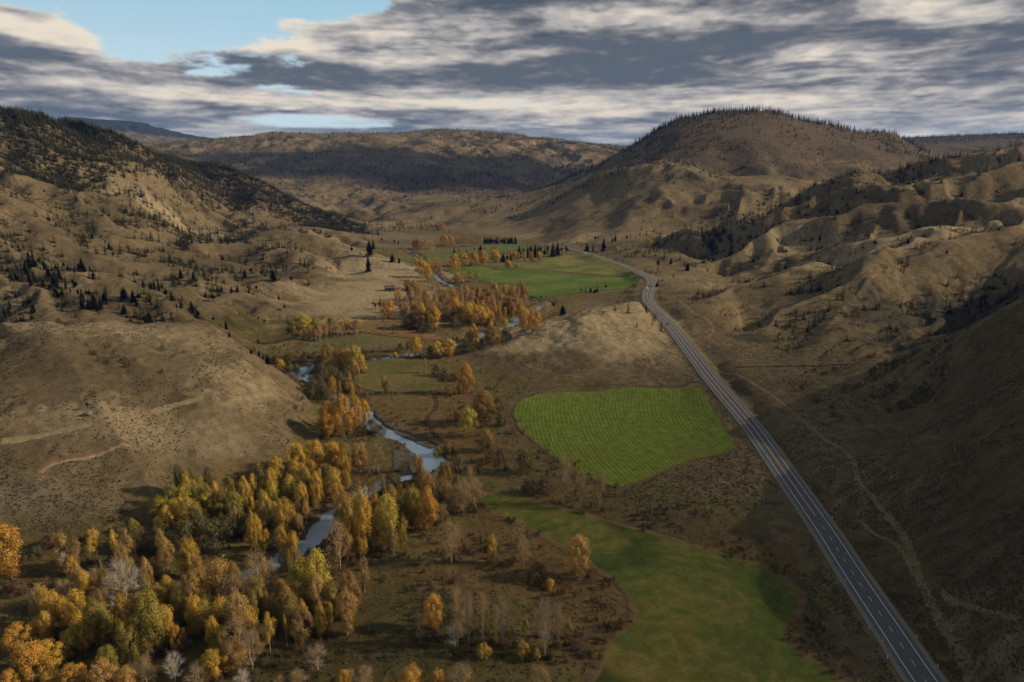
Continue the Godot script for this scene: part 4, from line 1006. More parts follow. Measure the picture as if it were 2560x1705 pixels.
func make_water_and_roads() -> void:
	# river: its own level, below the banks
	var water := StandardMaterial3D.new()
	water.albedo_color = lin(0.24, 0.31, 0.38)
	water.metallic = 0.45
	water.roughness = 0.16
	water.metallic_specular = 0.75
	var wn := NoiseTexture2D.new()
	wn.width = 512
	wn.height = 512
	wn.seamless = true
	wn.noise = noise(51, 0.02, 5)
	water.heightmap_enabled = true
	water.heightmap_texture = wn
	water.heightmap_scale = 30.0
	water.uv1_scale = Vector3(1.1, 1.1, 1.1)
	var flow := even(river_pts, 4.0)
	setting("river_water", sheet(flow, func(i): return flow[i].y * 0.5 + 3.0, func(_i, q, _f): return water_level(-q.z), Color.WHITE, 5), water)
	# highway
	var asphalt := grain(0.074, 0.075, 0.079, 0.25, 0.02, 61, 30.0)
	var line := even(road_pts, 4.0)
	var on_road := func(i, _q, f): return line[i].y - absf(f) * 0.06
	setting("road", sheet(line, func(_i): return 5.5, on_road, Color.WHITE, 5), asphalt)
	var gravel := grain(0.13, 0.115, 0.095, 0.3, 0.08, 62, 12.0)
	for side in [-1.0, 1.0]:
		var edge := offset_line(line, side * 6.4)
		setting("road_shoulder", sheet(edge, func(_i): return 0.95, func(i, _q, f): return line[i].y - 0.09 - 0.14 * (f * side * 0.5 + 0.5), Color.WHITE), gravel)
	var white := mat(0.55, 0.55, 0.54, 0.7)
	var yellow := mat(0.5, 0.27, 0.07, 0.7)
	for side in [-3.65, 3.65]:
		var edge := offset_line(line, side)
		setting("road_edge_line", sheet(edge, func(_i): return 0.1, func(i, _q, _f): return line[i].y - 0.026, Color.WHITE), white)
	var mid := even(road_pts, 1.0)
	var cut := 0
	while cut < mid.size() and mid[cut].z > -300.0:
		cut += 1
	for k in range(0, cut - 4, 9):
		var dash := mid.slice(k, k + 4)
		setting("road_dash", sheet(dash, func(_i): return 0.14, func(i, _q, _f): return dash[i].y + 0.012, Color.WHITE), yellow)
	for side in [-0.22, 0.22]:
		var solid := offset_line(mid.slice(cut, mid.size()), side)
		setting("road_centre_line", sheet(solid, func(_i): return 0.1, func(i, _q, _f): return solid[i].y + 0.012, Color.WHITE), yellow)
	var wear := mat(0.062, 0.063, 0.067, 0.8)
	for lane in [-2.65, -1.05, 1.05, 2.65]:
		var rut := offset_line(line, lane)
		setting("road_wheel_track", sheet(rut, func(i): return 0.32 + 0.1 * noise_b.get_noise_1d(i * 3.0), func(i, _q, _f): return line[i].y - absf(lane) * 0.01 + 0.008, Color.WHITE), wear)
	# side road that joins by the far fields
	var spur := even(smooth3([Vector3(176, 0, -1262), Vector3(184, 0, -1290), Vector3(196, 0, -1330), Vector3(190, 0, -1375), Vector3(172, 0, -1420)], 6), 4.0)
	setting("side_road", draped(spur, 3.2, 0.25, Color.WHITE), asphalt)
	# dirt tracks
	mats.dirt = turf_material(0.74, 1.0)
	for t in [[TRACK, 0.55, Color(0.075, 0.062, 0.045), 0.9], [OLD_GRADE, 1.3, Color(0.29, 0.215, 0.12), 0.0], [HILL_TRAIL, 0.7, Color(0.28, 0.215, 0.12), 0.0], [LOWER_TRAIL, 0.8, Color(0.3, 0.22, 0.12), 0.0], [BANK_TRAIL, 0.8, Color(0.3, 0.23, 0.13), 0.0], [LANE, 1.3, Color(0.13, 0.1, 0.06), 0.0], [HIGH_TRAIL, 1.1, Color(0.28, 0.21, 0.12), 0.0], [GULCH, 1.4, Color(0.07, 0.06, 0.04), 0.0], [BENCH_PATH, 2.4, Color(0.35, 0.28, 0.165), 0.0]]:
		var pts := even(smooth3(flat3(t[0]), 6), 2.0)
		for side in ([-t[3], t[3]] if t[3] > 0.0 else [0.0]):
			setting("dirt_track", draped(offset_line(pts, side), t[1], 0.24, t[2]), mats.dirt)
	# eroded bank on the brown hill: a raw cut of orange soil with a pale floor
	var scar := even(smooth3(flat3(SCAR), 6), 1.5)
	setting("eroded_bank", draped(offset_line(scar, -1.2), 1.1, 0.5, Color(0.25, 0.15, 0.08)), mats.dirt)
	setting("eroded_floor", draped(offset_line(scar, 1.1), 1.2, 0.25, Color(0.36, 0.29, 0.21)), mats.dirt)
	# gravel bars
	for g in [GRAVEL, GRAVELB]:
		var poly := polygon(g, 5)
		setting("gravel_bar", field_mesh(poly, 2.0, func(p): return maxf(height_at(p.x, p.y), water_level(-p.y)) + 0.35, func(p): return TONES.gravel * (1.0 + 0.5 * noise_c.get_noise_2d(p.x * 2.0, p.y * 2.0))), mats.dirt)
	make_fields()


func draped(pts: Array, half: float, lift: float, tone: Color) -> ArrayMesh:
	return sheet(pts, func(i): return half * (1.0 + 0.8 * noise_c.get_noise_1d(i * 3.7)), func(_i, q, f): return height_at(q.x, q.z) + lift - absf(f) * lift * 0.7, tone, 5)


func polygon(a: Array, steps := 4) -> PackedVector2Array:
	var pts := flat3(a)
	pts.append(pts[0])
	var out := PackedVector2Array()
	for p in smooth3(pts, steps):
		out.append(Vector2(p.x, p.z) + Vector2(noise_c.get_noise_2d(p.x * 3.0, p.z * 3.0), noise_c.get_noise_2d(p.z * 3.0, p.x * 3.0)) * 1.2)
	out.remove_at(out.size() - 1)
	return out


func field_mesh(poly: PackedVector2Array, cell: float, tall: Callable, tone: Callable) -> ArrayMesh:
	var lo := poly[0]
	var hi := poly[0]
	for p in poly:
		lo = lo.min(p)
		hi = hi.max(p)
	var nx := int((hi.x - lo.x) / cell) + 1
	var ny := int((hi.y - lo.y) / cell) + 1
	var inside := PackedByteArray()
	inside.resize((nx + 1) * (ny + 1))
	for i in ny + 1:
		for j in nx + 1:
			inside[i * (nx + 1) + j] = 1 if Geometry2D.is_point_in_polygon(lo + Vector2(j, i) * cell, poly) else 0
	var st := SurfaceTool.new()
	st.begin(Mesh.PRIMITIVE_TRIANGLES)
	st.set_smooth_group(0)
	var give := func(p: Vector2):
		st.set_color(tone.call(p))
		st.set_uv(Vector2(p.x, -p.y) / 17.0)
		st.set_uv2(Vector2(p.x * 0.8 - p.y * 0.6, p.x * 0.6 + p.y * 0.8) / 97.0)
		st.add_vertex(Vector3(p.x, tall.call(p), p.y))
	for i in ny:
		for j in nx:
			var k := i * (nx + 1) + j
			var n := inside[k] + inside[k + 1] + inside[k + nx + 1] + inside[k + nx + 2]
			var a := lo + Vector2(j, i) * cell
			var box := PackedVector2Array([a, a + Vector2(cell, 0), a + Vector2(cell, cell), a + Vector2(0, cell)])
			if n == 4:
				for q in [0, 1, 2, 0, 2, 3]:
					give.call(box[q])
			elif n > 0:
				for piece in Geometry2D.intersect_polygons(box, poly):
					var tri := Geometry2D.triangulate_polygon(piece)
					for q in range(0, tri.size(), 3):
						var p0: Vector2 = piece[tri[q]]
						var p1: Vector2 = piece[tri[q + 1]]
						var p2: Vector2 = piece[tri[q + 2]]
						var flip := (p1 - p0).cross(p2 - p0) < 0.0
						give.call(p0)
						give.call(p2 if flip else p1)
						give.call(p1 if flip else p2)
	st.index()
	st.generate_normals()
	return st.commit()


func make_fields() -> void:
	var turf := turf_material(0.8, 1.0)
	# rows of cut hay, about 2.8 m apart, bending with the field's river side
	var rows := func(p: Vector2) -> float:
		var s := Vector2(p.x - 330.0, p.y + 440.0).length()
		return sin((s + noise_b.get_noise_2d(p.x, p.y) * 1.6) * TAU / 2.8)
	var striped := polygon(STRIPED)
	setting("green_field", field_mesh(striped, 0.8, func(p): return height_at(p.x, p.y) + 0.3 + 0.09 * rows.call(p), func(p):
		var patchy := 0.35 + 0.65 * smoothstep(-0.35, 0.3, noise_b.get_noise_2d(p.x * 0.7 + 200.0, p.y * 0.7))
		var g := smoothstep(-0.9, 0.9, rows.call(p) * patchy + noise_c.get_noise_2d(p.x * 2.0, p.y * 2.0) * 0.7 + noise_c.get_noise_2d(p.x * 9.0, p.y * 9.0) * 0.7)
		var c := Color(0.125, 0.178, 0.032).lerp(Color(0.205, 0.255, 0.048), g)
		return c.lerp(Color(0.17, 0.17, 0.04), smoothstep(0.1, 0.6, noise_b.get_noise_2d(p.x + 40.0, p.y)) * 0.5)), turf)
	var swirl := func(p: Vector2) -> float:
		var d := Vector2(p.x - 60.0, (p.y + 215.0) * 0.8).length() + noise_b.get_noise_2d(p.x, p.y) * 5.0
		return noise_c.get_noise_2d(d * 2.4, atan2(p.x - 60.0, p.y + 215.0) * 8.0)
	setting("lower_meadow", field_mesh(polygon(MEADOW), 0.9, func(p): return height_at(p.x, p.y) + 0.3, func(p):
		var c := Color(0.108, 0.135, 0.035).lerp(Color(0.175, 0.165, 0.048), smoothstep(-0.2, 0.5, noise_b.get_noise_2d(p.x * 0.8, p.y * 0.8 + 300.0) + swirl.call(p) * 0.65))
		c = c.lerp(Color(0.19, 0.155, 0.05), smoothstep(-235.0, -205.0, p.y + noise_b.get_noise_2d(p.x, p.y) * 30.0) * smoothstep(95.0, 60.0, p.x) * 0.7)
		c *= 1.0 + 0.35 * noise_c.get_noise_2d(p.x * 8.0, p.y * 8.0)
		c.a = 1.0
		return c.lerp(Color(0.065, 0.083, 0.025), smoothstep(0.15, 0.5, noise_a.get_noise_2d(p.x * 3.0, p.y * 3.0)))), turf)
	for edge in [[STRIPED, Color(0.17, 0.125, 0.065), 1.5], [MEADOW, Color(0.2, 0.14, 0.072), 1.9], [FAR_GREEN, Color(0.1, 0.085, 0.045), 2.0], [FAR_OLIVE, Color(0.1, 0.085, 0.045), 2.0], [FLAT_PASTURE, Color(0.15, 0.115, 0.055), 1.5], [FLAT_OLIVE, Color(0.13, 0.105, 0.05), 1.5]]:
		var ring := flat3(edge[0])
		ring.append(ring[0])
		ring = even(smooth3(ring, 6), 2.0)
		setting("field_margin", draped(ring, edge[2], 0.42, edge[1]), mats.dirt)
	var plain := func(a: Color, b: Color) -> Callable:
		return func(p: Vector2): return a.lerp(b, smoothstep(-0.3, 0.4, noise_b.get_noise_2d(p.x * 0.6, p.y * 0.6) + noise_c.get_noise_2d(p.x, p.y * 4.0) * 0.3))
	var over := func(p: Vector2): return height_at(p.x, p.y) + 0.5
	setting("far_green_field", field_mesh(polygon(FAR_GREEN), 4.0, over, plain.call(Color(0.1, 0.15, 0.035), Color(0.15, 0.19, 0.05))), turf)
	setting("far_olive_field", field_mesh(polygon(FAR_OLIVE), 5.0, over, plain.call(Color(0.22, 0.2, 0.075), Color(0.12, 0.16, 0.045))), turf)
	setting("distant_field", field_mesh(polygon(FAR_BACK), 6.0, over, plain.call(Color(0.11, 0.15, 0.05), Color(0.14, 0.15, 0.06))), turf)
	setting("small_pasture", field_mesh(polygon(FLAT_OLIVE), 3.0, over, plain.call(Color(0.13, 0.125, 0.05), Color(0.16, 0.14, 0.06))), turf)
	setting("river_pasture", field_mesh(polygon(FLAT_PASTURE), 2.0, over, plain.call(Color(0.18, 0.15, 0.06), Color(0.13, 0.12, 0.045))), turf)
	setting("rust_pasture", field_mesh(polygon(RUST_STRIP), 3.0, over, plain.call(Color(0.25, 0.15, 0.075), Color(0.2, 0.13, 0.06))), turf)


# ---------------------------------------------------------------- trees

func tube(st: SurfaceTool, a: Vector3, b: Vector3, ra: float, rb: float, sides := 4) -> void:
	var d := (b - a).normalized()
	var s := d.cross(Vector3.UP if absf(d.y) < 0.9 else Vector3.RIGHT).normalized()
	var t := d.cross(s)
	for k in sides:
		var p := TAU * k / sides
		var q := TAU * (k + 1) / sides
		var n0 := s * cos(p) + t * sin(p)
		var n1 := s * cos(q) + t * sin(q)
		for v in [[a + n0 * ra, n0], [b + n0 * rb, n0], [a + n1 * ra, n1], [a + n1 * ra, n1], [b + n0 * rb, n0], [b + n1 * rb, n1]]:
			st.set_normal(v[1])
			st.add_vertex(v[0])


func leaf(st: SurfaceTool, rng: RandomNumberGenerator, p: Vector3, out: Vector3, size: float, tint: Color) -> void:
	var n := (Vector3(rng.randfn(), rng.randfn(), rng.randfn()) * 0.55 + out).normalized()
	var a := n.cross(Vector3(rng.randfn(), rng.randfn(), rng.randfn())).normalized() * size * rng.randf_range(0.6, 1.2)
	var b := n.cross(a).normalized() * size * rng.randf_range(0.35, 0.7)
	var soft := (out * 1.2 + n * 0.6).normalized()
	for v in [p - a, p + b, p + a, p - a, p + a, p - b]:
		st.set_color(tint)
		st.set_normal(soft)
		st.add_vertex(v)


func broadleaf(s: int, o: Dictionary) -> Array:
	# a tree 10 high and about o.wide across: [wood mesh, foliage mesh or null]
	var rng := RandomNumberGenerator.new()
	rng.seed = s
	var wood := SurfaceTool.new()
	wood.begin(Mesh.PRIMITIVE_TRIANGLES)
	var fol := SurfaceTool.new()
	fol.begin(Mesh.PRIMITIVE_TRIANGLES)
	var low: float = o.low
	var wide: float = o.wide * 0.5
	var stems: int = o.get("stems", 1)
	var tops := []
	for k in stems:
		var lean := Vector3(rng.randfn(), 0, rng.randfn()) * (0.25 if stems == 1 else 0.9)
		var p := Vector3(lean.x * 0.15, -0.25, lean.z * 0.15)
		var r: float = o.get("girth", 0.15) / sqrt(stems)
		var line := [p]
		for i in 5:
			var q := Vector3(lean.x * (i + 1) / 5.0, 8.2 * (i + 1) / 5.0 * o.get("tall", 1.0), lean.z * (i + 1) / 5.0) + Vector3(rng.randfn(), 0, rng.randfn()) * 0.1
			tube(wood, p, q, r, r * 0.78, 5)
			r *= 0.78
			p = q
			line.append(p)
		tops.append(line)
	for k: int in int(o.clumps):
		var f := (k + rng.randf()) / float(o.clumps)
		var y := lerpf(low, 9.5, pow(f, 0.85))
		var t := (y - low) / (10.0 - low)
		var rad := wide * pow(sin(PI * clampf(pow(t, o.get("lift", 0.75)) * 0.93 + 0.06, 0.0, 1.0)), 0.6)
		var ang := k * 2.4 + rng.randfn() * 0.5
		var d := rad * sqrt(rng.randf_range(0.12, 1.0)) * 0.86
		var c := Vector3(cos(ang) * d, y, sin(ang) * d)
		var line: Array = tops[k % stems]
		var at := clampi(int((y * 0.62) / 8.2 * 5.0), 0, 4)
		var root: Vector3 = line[at].lerp(line[at + 1], rng.randf())
		var elbow := root.lerp(c, 0.55) + Vector3(0, -0.1 * d, 0)
		tube(wood, root, elbow, 0.045, 0.028, 3)
		tube(wood, elbow, c, 0.028, 0.012, 3)
		var tint := Color(1, 1, 1).lerp(o.get("tint", Color(0.75, 0.8, 0.7)), rng.randf()) * rng.randf_range(0.78, 1.18)
		tint.a = 1.0
		var cr: float = o.get("puff", 0.85) * rng.randf_range(0.7, 1.25)
		for i in o.get("twigs", 5):
			var dir := Vector3(rng.randfn(), rng.randfn() * 0.6 + 0.9, rng.randfn()).normalized()
			var end := c + dir * cr * rng.randf_range(0.8, 1.3)
			var from := elbow.lerp(c, rng.randf_range(0.4, 1.0))
			tube(wood, from, end, o.get("fine", 0.011), 0.004, 3)
		for i in o.leaves:
			var dir := Vector3(rng.randfn(), rng.randfn(), rng.randfn()).normalized()
			var p := c + dir * Vector3(cr * 0.92, cr * o.get("plume", 1.55), cr * 0.92) * pow(rng.randf(), 0.5)
			if p.y < 0.05:
				continue
			var body := Vector3(p.x, (p.y - 5.0) * 0.7, p.z).normalized()
			var own := tint * rng.randf_range(0.8, 1.2)
			own.a = 1.0
			leaf(fol, rng, p, (dir + body * 0.9).normalized(), o.size, own)
	var mw := wood.commit()
	return [mw, fol.commit() if o.leaves > 0 else null]


func conifer(s: int, whorls: int, arms: int, wide: float, gappy: float, dead := false) -> Array:
	var rng := RandomNumberGenerator.new()
	rng.seed = s
	var wood := SurfaceTool.new()
	wood.begin(Mesh.PRIMITIVE_TRIANGLES)
	tube(wood, Vector3(0, -0.3, 0), Vector3(0, 5, 0), 0.16, 0.09, 5)
	tube(wood, Vector3(0, 5, 0), Vector3(0.04, 10, 0.02), 0.09, 0.01, 4)
	var st := SurfaceTool.new()
	st.begin(Mesh.PRIMITIVE_TRIANGLES)
	for w in whorls:
		var t := float(w) / whorls
		var y := lerpf(1.0 + gappy, 9.8, pow(t, 0.92))
		var reach := wide * (1.0 - t * 0.93) * (0.55 + 0.45 * sin(t * 9.0 + s)) * rng.randf_range(0.75, 1.15) if gappy > 1.0 else wide * pow(1.0 - t * 0.96, 0.8) * rng.randf_range(0.7, 1.2)
		for a in arms:
			if rng.randf() < 0.12 + gappy * 0.06:
				continue
			var ang := TAU * a / arms + w * 1.1 + rng.randfn() * 0.25
			var d := Vector3(cos(ang), 0, sin(ang))
			var l := maxf(reach * rng.randf_range(0.7, 1.2), 0.12)
			var from := Vector3(0, y, 0)
			var tip := from + d * l + Vector3(0, -l * rng.randf_range(0.12, 0.42) + t * 0.25, 0)
			if dead:
				tube(wood, from, tip * Vector3(1, 1, 1), 0.022, 0.006, 3)
				continue
			var side := Vector3(-d.z, 0, d.x)
			var tint := Color(1, 1, 1) * rng.randf_range(0.7, 1.25)
			tint.a = 1.0
			# a bough: two drooping blades and a spray on top
			for k in 3:
				var mid := from.lerp(tip, 0.55) + side * (k - 1) * l * 0.33 + Vector3(0, 0.1 if k == 1 else -0.16 * l, 0)
				var n := (Vector3.UP * 0.8 + d * 0.6 + side * (k - 1) * 0.7).normalized()
				var end := tip + side * (k - 1) * l * 0.22 + Vector3(rng.randfn(), rng.randfn(), rng.randfn()) * 0.06
				var wdt := side * l * 0.2 + Vector3(0, 0.05, 0)
				for v in [from.lerp(tip, 0.08), mid + wdt, mid - wdt, mid + wdt, end, mid - wdt]:
					st.set_color(tint)
					st.set_normal(n)
					st.add_vertex(v)
	return [wood.commit(), null if dead else st.commit()]


const LEAF := {"O": Color(0.48, 0.25, 0.05), "Y": Color(0.52, 0.315, 0.055), "L": Color(0.42, 0.32, 0.055), "G": Color(0.27, 0.21, 0.046), "P": Color(0.42, 0.25, 0.078), "S": Color(0.34, 0.215, 0.08), "U": Color(0.28, 0.165, 0.055), "T": Color(0.37, 0.205, 0.075), "W": Color(0.12, 0.1, 0.04), "R": Color(0.14, 0.088, 0.045), "V": Color(0.16, 0.1, 0.085)}
const LOOK := {"O": "orange cottonwood", "Y": "golden yellow cottonwood", "L": "lime yellow cottonwood", "G": "olive green cottonwood", "P": "pale peach cottonwood", "S": "tan half-bare cottonwood", "U": "dull brown cottonwood", "T": "slender tan aspen", "B": "leafless grey tree", "W": "dark olive willow shrub", "R": "rust red shrub", "V": "mauve leafless shrub"}
const STAND := {"stand": "the big stand at the bottom", "thicket": "the thicket below the smooth brown hill", "bank": "the stand right of the lower river", "meadow": "the edge of the lower meadow", "clearing": "the dark clearing at the bottom", "fieldside": "the bank of the striped green field", "riverturn": "the river turn under the brown hill", "lime": "the lime clump on the tan flat", "yellowrow": "the row along the middle river", "grove": "the big tan grove", "far": "the far riverside woods"}
const CSTAND := {"lone": "the smooth brown hill", "knollside": "the tan slope above the flat", "bench": "the bench below the left ridge", "gully": "the cluster on the left slope", "valley": "the far left valley edge", "farfield": "the belt behind the far green field", "plantation": "the tight dark block up the valley", "roadside": "the ground around the road bend", "crest": "the rocky slope right of the road"}


func ordinal(n: int) -> String:
	var words := ["first", "second", "third", "fourth", "fifth", "sixth", "seventh", "eighth", "ninth", "tenth"]
	if n < 10:
		return words[n]
	var k := n + 1
	var end := "th"
	if k % 100 / 10 != 1:
		end = {1: "st", 2: "nd", 3: "rd"}.get(k % 10, "th")
	return "%d%s" % [k, end]


func leaf_material(c: Color) -> StandardMaterial3D:
	var m := StandardMaterial3D.new()
	m.vertex_color_use_as_albedo = true
	m.albedo_color = lin(c.r, c.g, c.b)
	m.roughness = 0.75
	m.metallic_specular = 0.2
	m.cull_mode = BaseMaterial3D.CULL_DISABLED
	m.backlight_enabled = true
	m.backlight = Color(0.7, 0.7, 0.7)
	return m


func make_trees() -> void:
	for k in LEAF:
		mats["leaf" + k] = leaf_material(LEAF[k])
	mats.needle = leaf_material(Color(0.115, 0.125, 0.06))
	mats.bark = mat(0.13, 0.105, 0.08)
	mats.pale_bark = mat(0.42, 0.37, 0.3)
	mats.twig = mat(0.29, 0.22, 0.14)
	mats.char = mat(0.03, 0.026, 0.023)
	var full := []
	for s in 7:
		full.append(broadleaf(100 + s, {"low": 0.9 + s * 0.12, "wide": 5.6, "clumps": 32 + s, "leaves": 210, "size": 0.13, "puff": 0.88}))
	var thin := []
	for s in 4:
		thin.append(broadleaf(200 + s, {"low": 2.2, "wide": 5.0, "clumps": 30, "leaves": 60, "size": 0.1, "puff": 0.9, "twigs": 26}))
	var bare := []
	for s in 5:
		bare.append(broadleaf(300 + s, {"low": 2.0, "wide": 5.6, "clumps": 26, "leaves": 0, "size": 0.1, "puff": 1.15, "twigs": 34, "stems": 1 + s % 3, "fine": 0.014}))
	var slim := []
	for s in 5:
		slim.append(broadleaf(400 + s, {"low": 3.0, "wide": 3.4, "clumps": 24, "leaves": 95, "size": 0.12, "puff": 0.72, "twigs": 8, "girth": 0.11}))
	var bush := []
	for s in 5:
		bush.append(broadleaf(500 + s, {"low": 0.9, "wide": 9.5, "clumps": 30, "leaves": 85, "size": 0.24, "plume": 1.2, "puff": 1.6, "twigs": 4, "stems": 5, "girth": 0.16, "lift": 0.45, "tall": 0.8}))
	var brush := []
	for s in 3:
		brush.append(broadleaf(600 + s, {"low": 0.9, "wide": 10.0, "clumps": 26, "leaves": 16, "size": 0.16, "puff": 1.7, "twigs": 26, "stems": 6, "girth": 0.16, "lift": 0.45, "fine": 0.03, "tall": 0.8}))
	shapes.bush = bush
	shapes.low_bush = broadleaf(560, {"low": 0.9, "wide": 9.5, "clumps": 9, "leaves": 14, "size": 0.7, "plume": 1.1, "puff": 1.9, "twigs": 1, "stems": 2, "lift": 0.45})
	shapes.brush = brush
	stage("tree shapes")
	var rng := RandomNumberGenerator.new()
	rng.seed = 77
	var feet := []
	for stand in BROADLEAF:
		var list: Array = BROADLEAF[stand].duplicate()
		if stand in ["stand", "thicket", "bank", "grove", "riverturn"]:
			for e in BROADLEAF[stand]:
				if e[0] in ["B", "R", "V"] or rng.randf() < 0.25:
					continue
				var kin: String = ({"O": ["O", "Y", "S"], "Y": ["Y", "G", "P"], "L": ["G", "Y", "L"], "G": ["G", "U", "L"], "P": ["P", "S", "Y"], "S": ["S", "B", "P"], "U": ["U", "S", "U"], "T": ["T", "P", "T"], "W": ["W", "W", "W"]}[e[0]])[rng.randi() % 3]
				var away := rng.randf() * TAU
				var reach := rng.randf_range(0.45, 0.8) * maxf(e[4], 5.0)
				list.append([kin, e[1] + cos(away) * reach, e[2] + sin(away) * reach, e[3] * rng.randf_range(0.55, 0.9), e[4] * rng.randf_range(0.7, 0.95)])
		list.sort_custom(func(a, b): return a[1] / -a[2] < b[1] / -b[2])
		var count := {}
		for e in list:
			count[e[0]] = count.get(e[0], 0) + 1
		var seen := {}
		for e in list:
			var k: String = e[0]
			var n: int = seen.get(k, 0)
			seen[k] = n + 1
			var set_: Array = {"S": thin, "P": thin if rng.randf() < 0.35 else full, "B": bare, "T": slim, "W": bush, "R": bush, "V": brush}.get(k, full)
			var pair: Array = set_[rng.randi() % set_.size()]
			var shrub: bool = k in ["W", "R", "V"]
			var where := "standing in " if stand in ["stand", "thicket", "clearing", "grove", "far", "lime", "bank"] else "standing by "
			var text: String = LOOK[k] + ", " + ("only one in " if count[k] == 1 else ordinal(n) + " from left in ") + STAND[stand]
			var x: float = e[1]
			var z: float = e[2]
			var tall: float = clampf(e[3], 4.0, 34.0)
			feet.append(Vector3(x, tall, z))
			var across: float = clampf(e[4] * 1.05, tall * 0.3, tall * (2.0 if shrub else 1.0))
			var t := thing({"T": "aspen_tree", "B": "bare_tree", "W": "willow_shrub", "R": "rust_shrub", "V": "leafless_shrub"}.get(k, "cottonwood_tree"), text, "shrub" if shrub else "tree", Vector3(x, height_at(x, z), z), rng.randf() * TAU, "shrubs of the valley floor" if shrub else "broadleaf trees of the valley floor")
			var wide: float = across / {"S": 5.0, "T": 3.4, "W": 9.5, "R": 9.5, "V": 10.0}.get(k, 5.6)
			t.scale = Vector3(wide, tall / 10.0, wide)
			put("stems" if shrub else "trunk", pair[0], mats.pale_bark if k == "T" or (k == "B" and rng.randf() < 0.3) else (mats.twig if k in ["B", "S", "V", "P"] else mats.bark), t)
			if pair[1] != null:
				put("foliage" if shrub else "crown", pair[1], mats["leaf" + k], t)
	stage("broadleaf trees")
	# brush at the feet of the trees and along the banks
	var understory := []
	var twiggy := []
	for f in feet:
		for i in 5:
			var a := rng.randf() * TAU
			var d := rng.randf_range(1.5, 7.0)
			var x: float = f.x + cos(a) * d
			var z: float = f.z + sin(a) * d
			if height_at(x, z) > water_level(-z) + 0.3:
				var s := rng.randf_range(0.12, 0.34)
				(understory if rng.randf() < 0.6 else twiggy).append(spot(rng, x, z, s, s * rng.randf_range(0.8, 1.3)))
	var banks := even(river_pts, 3.0)
	for i in banks.size() - 1:
		var d: Vector3 = banks[i + 1] - banks[i]
		var side := Vector3(-d.z, 0, d.x).normalized()
		for s in [-1.0, 1.0]:
			if rng.randf() < 0.62:
				var p: Vector3 = banks[i] + side * s * (banks[i].y * 0.5 + rng.randf_range(2.5, 8.0))
				var tall := rng.randf_range(0.1, 0.24) * (1.6 if banks[i].z > -360.0 or banks[i].z < -480.0 else 1.0)
				(understory if rng.randf() < 0.7 else twiggy).append(spot(rng, p.x, p.z, tall, tall * 1.2))
	scatter("understory_brush", bush[2][1], leaf_material(Color(0.115, 0.092, 0.038)), understory, "olive brown brush under the trees and along the river", "brush")
	scatter("understory_twigs", brush[1][0], mat(0.15, 0.115, 0.085), twiggy, "leafless brown brush under the trees and along the river", "brush")
	var firs := []
	for s in 5:
		firs.append(conifer(700 + s, 26, 9, 2.0 + 0.25 * s, [0.1, 1.2, 0.5, 1.4, 0.8][s]))
	firs.append(conifer(710, 20, 7, 1.7, 1.6))
	for stand in CSTAND:
		var list: Array = CONIFER[stand].duplicate()
		list.sort_custom(func(a, b): return a[0] / -a[1] < b[0] / -b[1])
		for n in list.size():
			var e: Array = list[n]
			var x: float = e[0]
			var z: float = e[1]
			var tall := clampf(e[2] * 0.85, 5.0, 30.0)
			var text: String = "small lone dark conifer beside a boulder on the smooth brown hill" if stand == "lone" else "dark green conifer, %s from left on %s" % [ordinal(n), CSTAND[stand]]
			var t := thing("conifer_tree", text, "tree", Vector3(x, height_at(x, z), z), rng.randf() * TAU, "conifers one can tell apart")
			var wide := tall / 10.0 * rng.randf_range(0.8, 1.25)
			t.scale = Vector3(wide, tall / 10.0, wide)
			var pair: Array = firs[rng.randi() % 5 if stand != "roadside" else rng.randi() % 6]
			put("trunk", pair[0], mats.bark, t)
			put("crown", pair[1], mats.needle, t)
	infill(rng, full, slim)
	stage("conifers")
	make_masses()


# x, z, half width, half depth, how many, colours
const WOODS := [[-120, -228, 62, 20, 95, "YYGSYGSU"], [-160, -262, 40, 12, 26, "SSPY"], [-80, -240, 26, 18, 14, "PSS"], [-140, -318, 42, 24, 80, "YGLWYG"], [-105, -345, 30, 22, 50, "YOGY"], [-62, -300, 22, 26, 40, "YPSG"], [-108, -292, 12, 20, 22, "UGSY"], [-86, -318, 8, 16, 10, "GSU"], [-40, -330, 16, 20, 18, "GSU"], [-120, -520, 26, 40, 30, "UWYS"], [-70, -860, 85, 65, 120, "TTPTSO"], [-30, -800, 60, 40, 50, "TPOY"], [-95, -800, 40, 30, 26, "OYUP"], [-130, -1180, 50, 60, 30, "OYP"], [-20, -1330, 90, 40, 40, "OPYT"], [-10, -680, 40, 30, 16, "YOU"]]


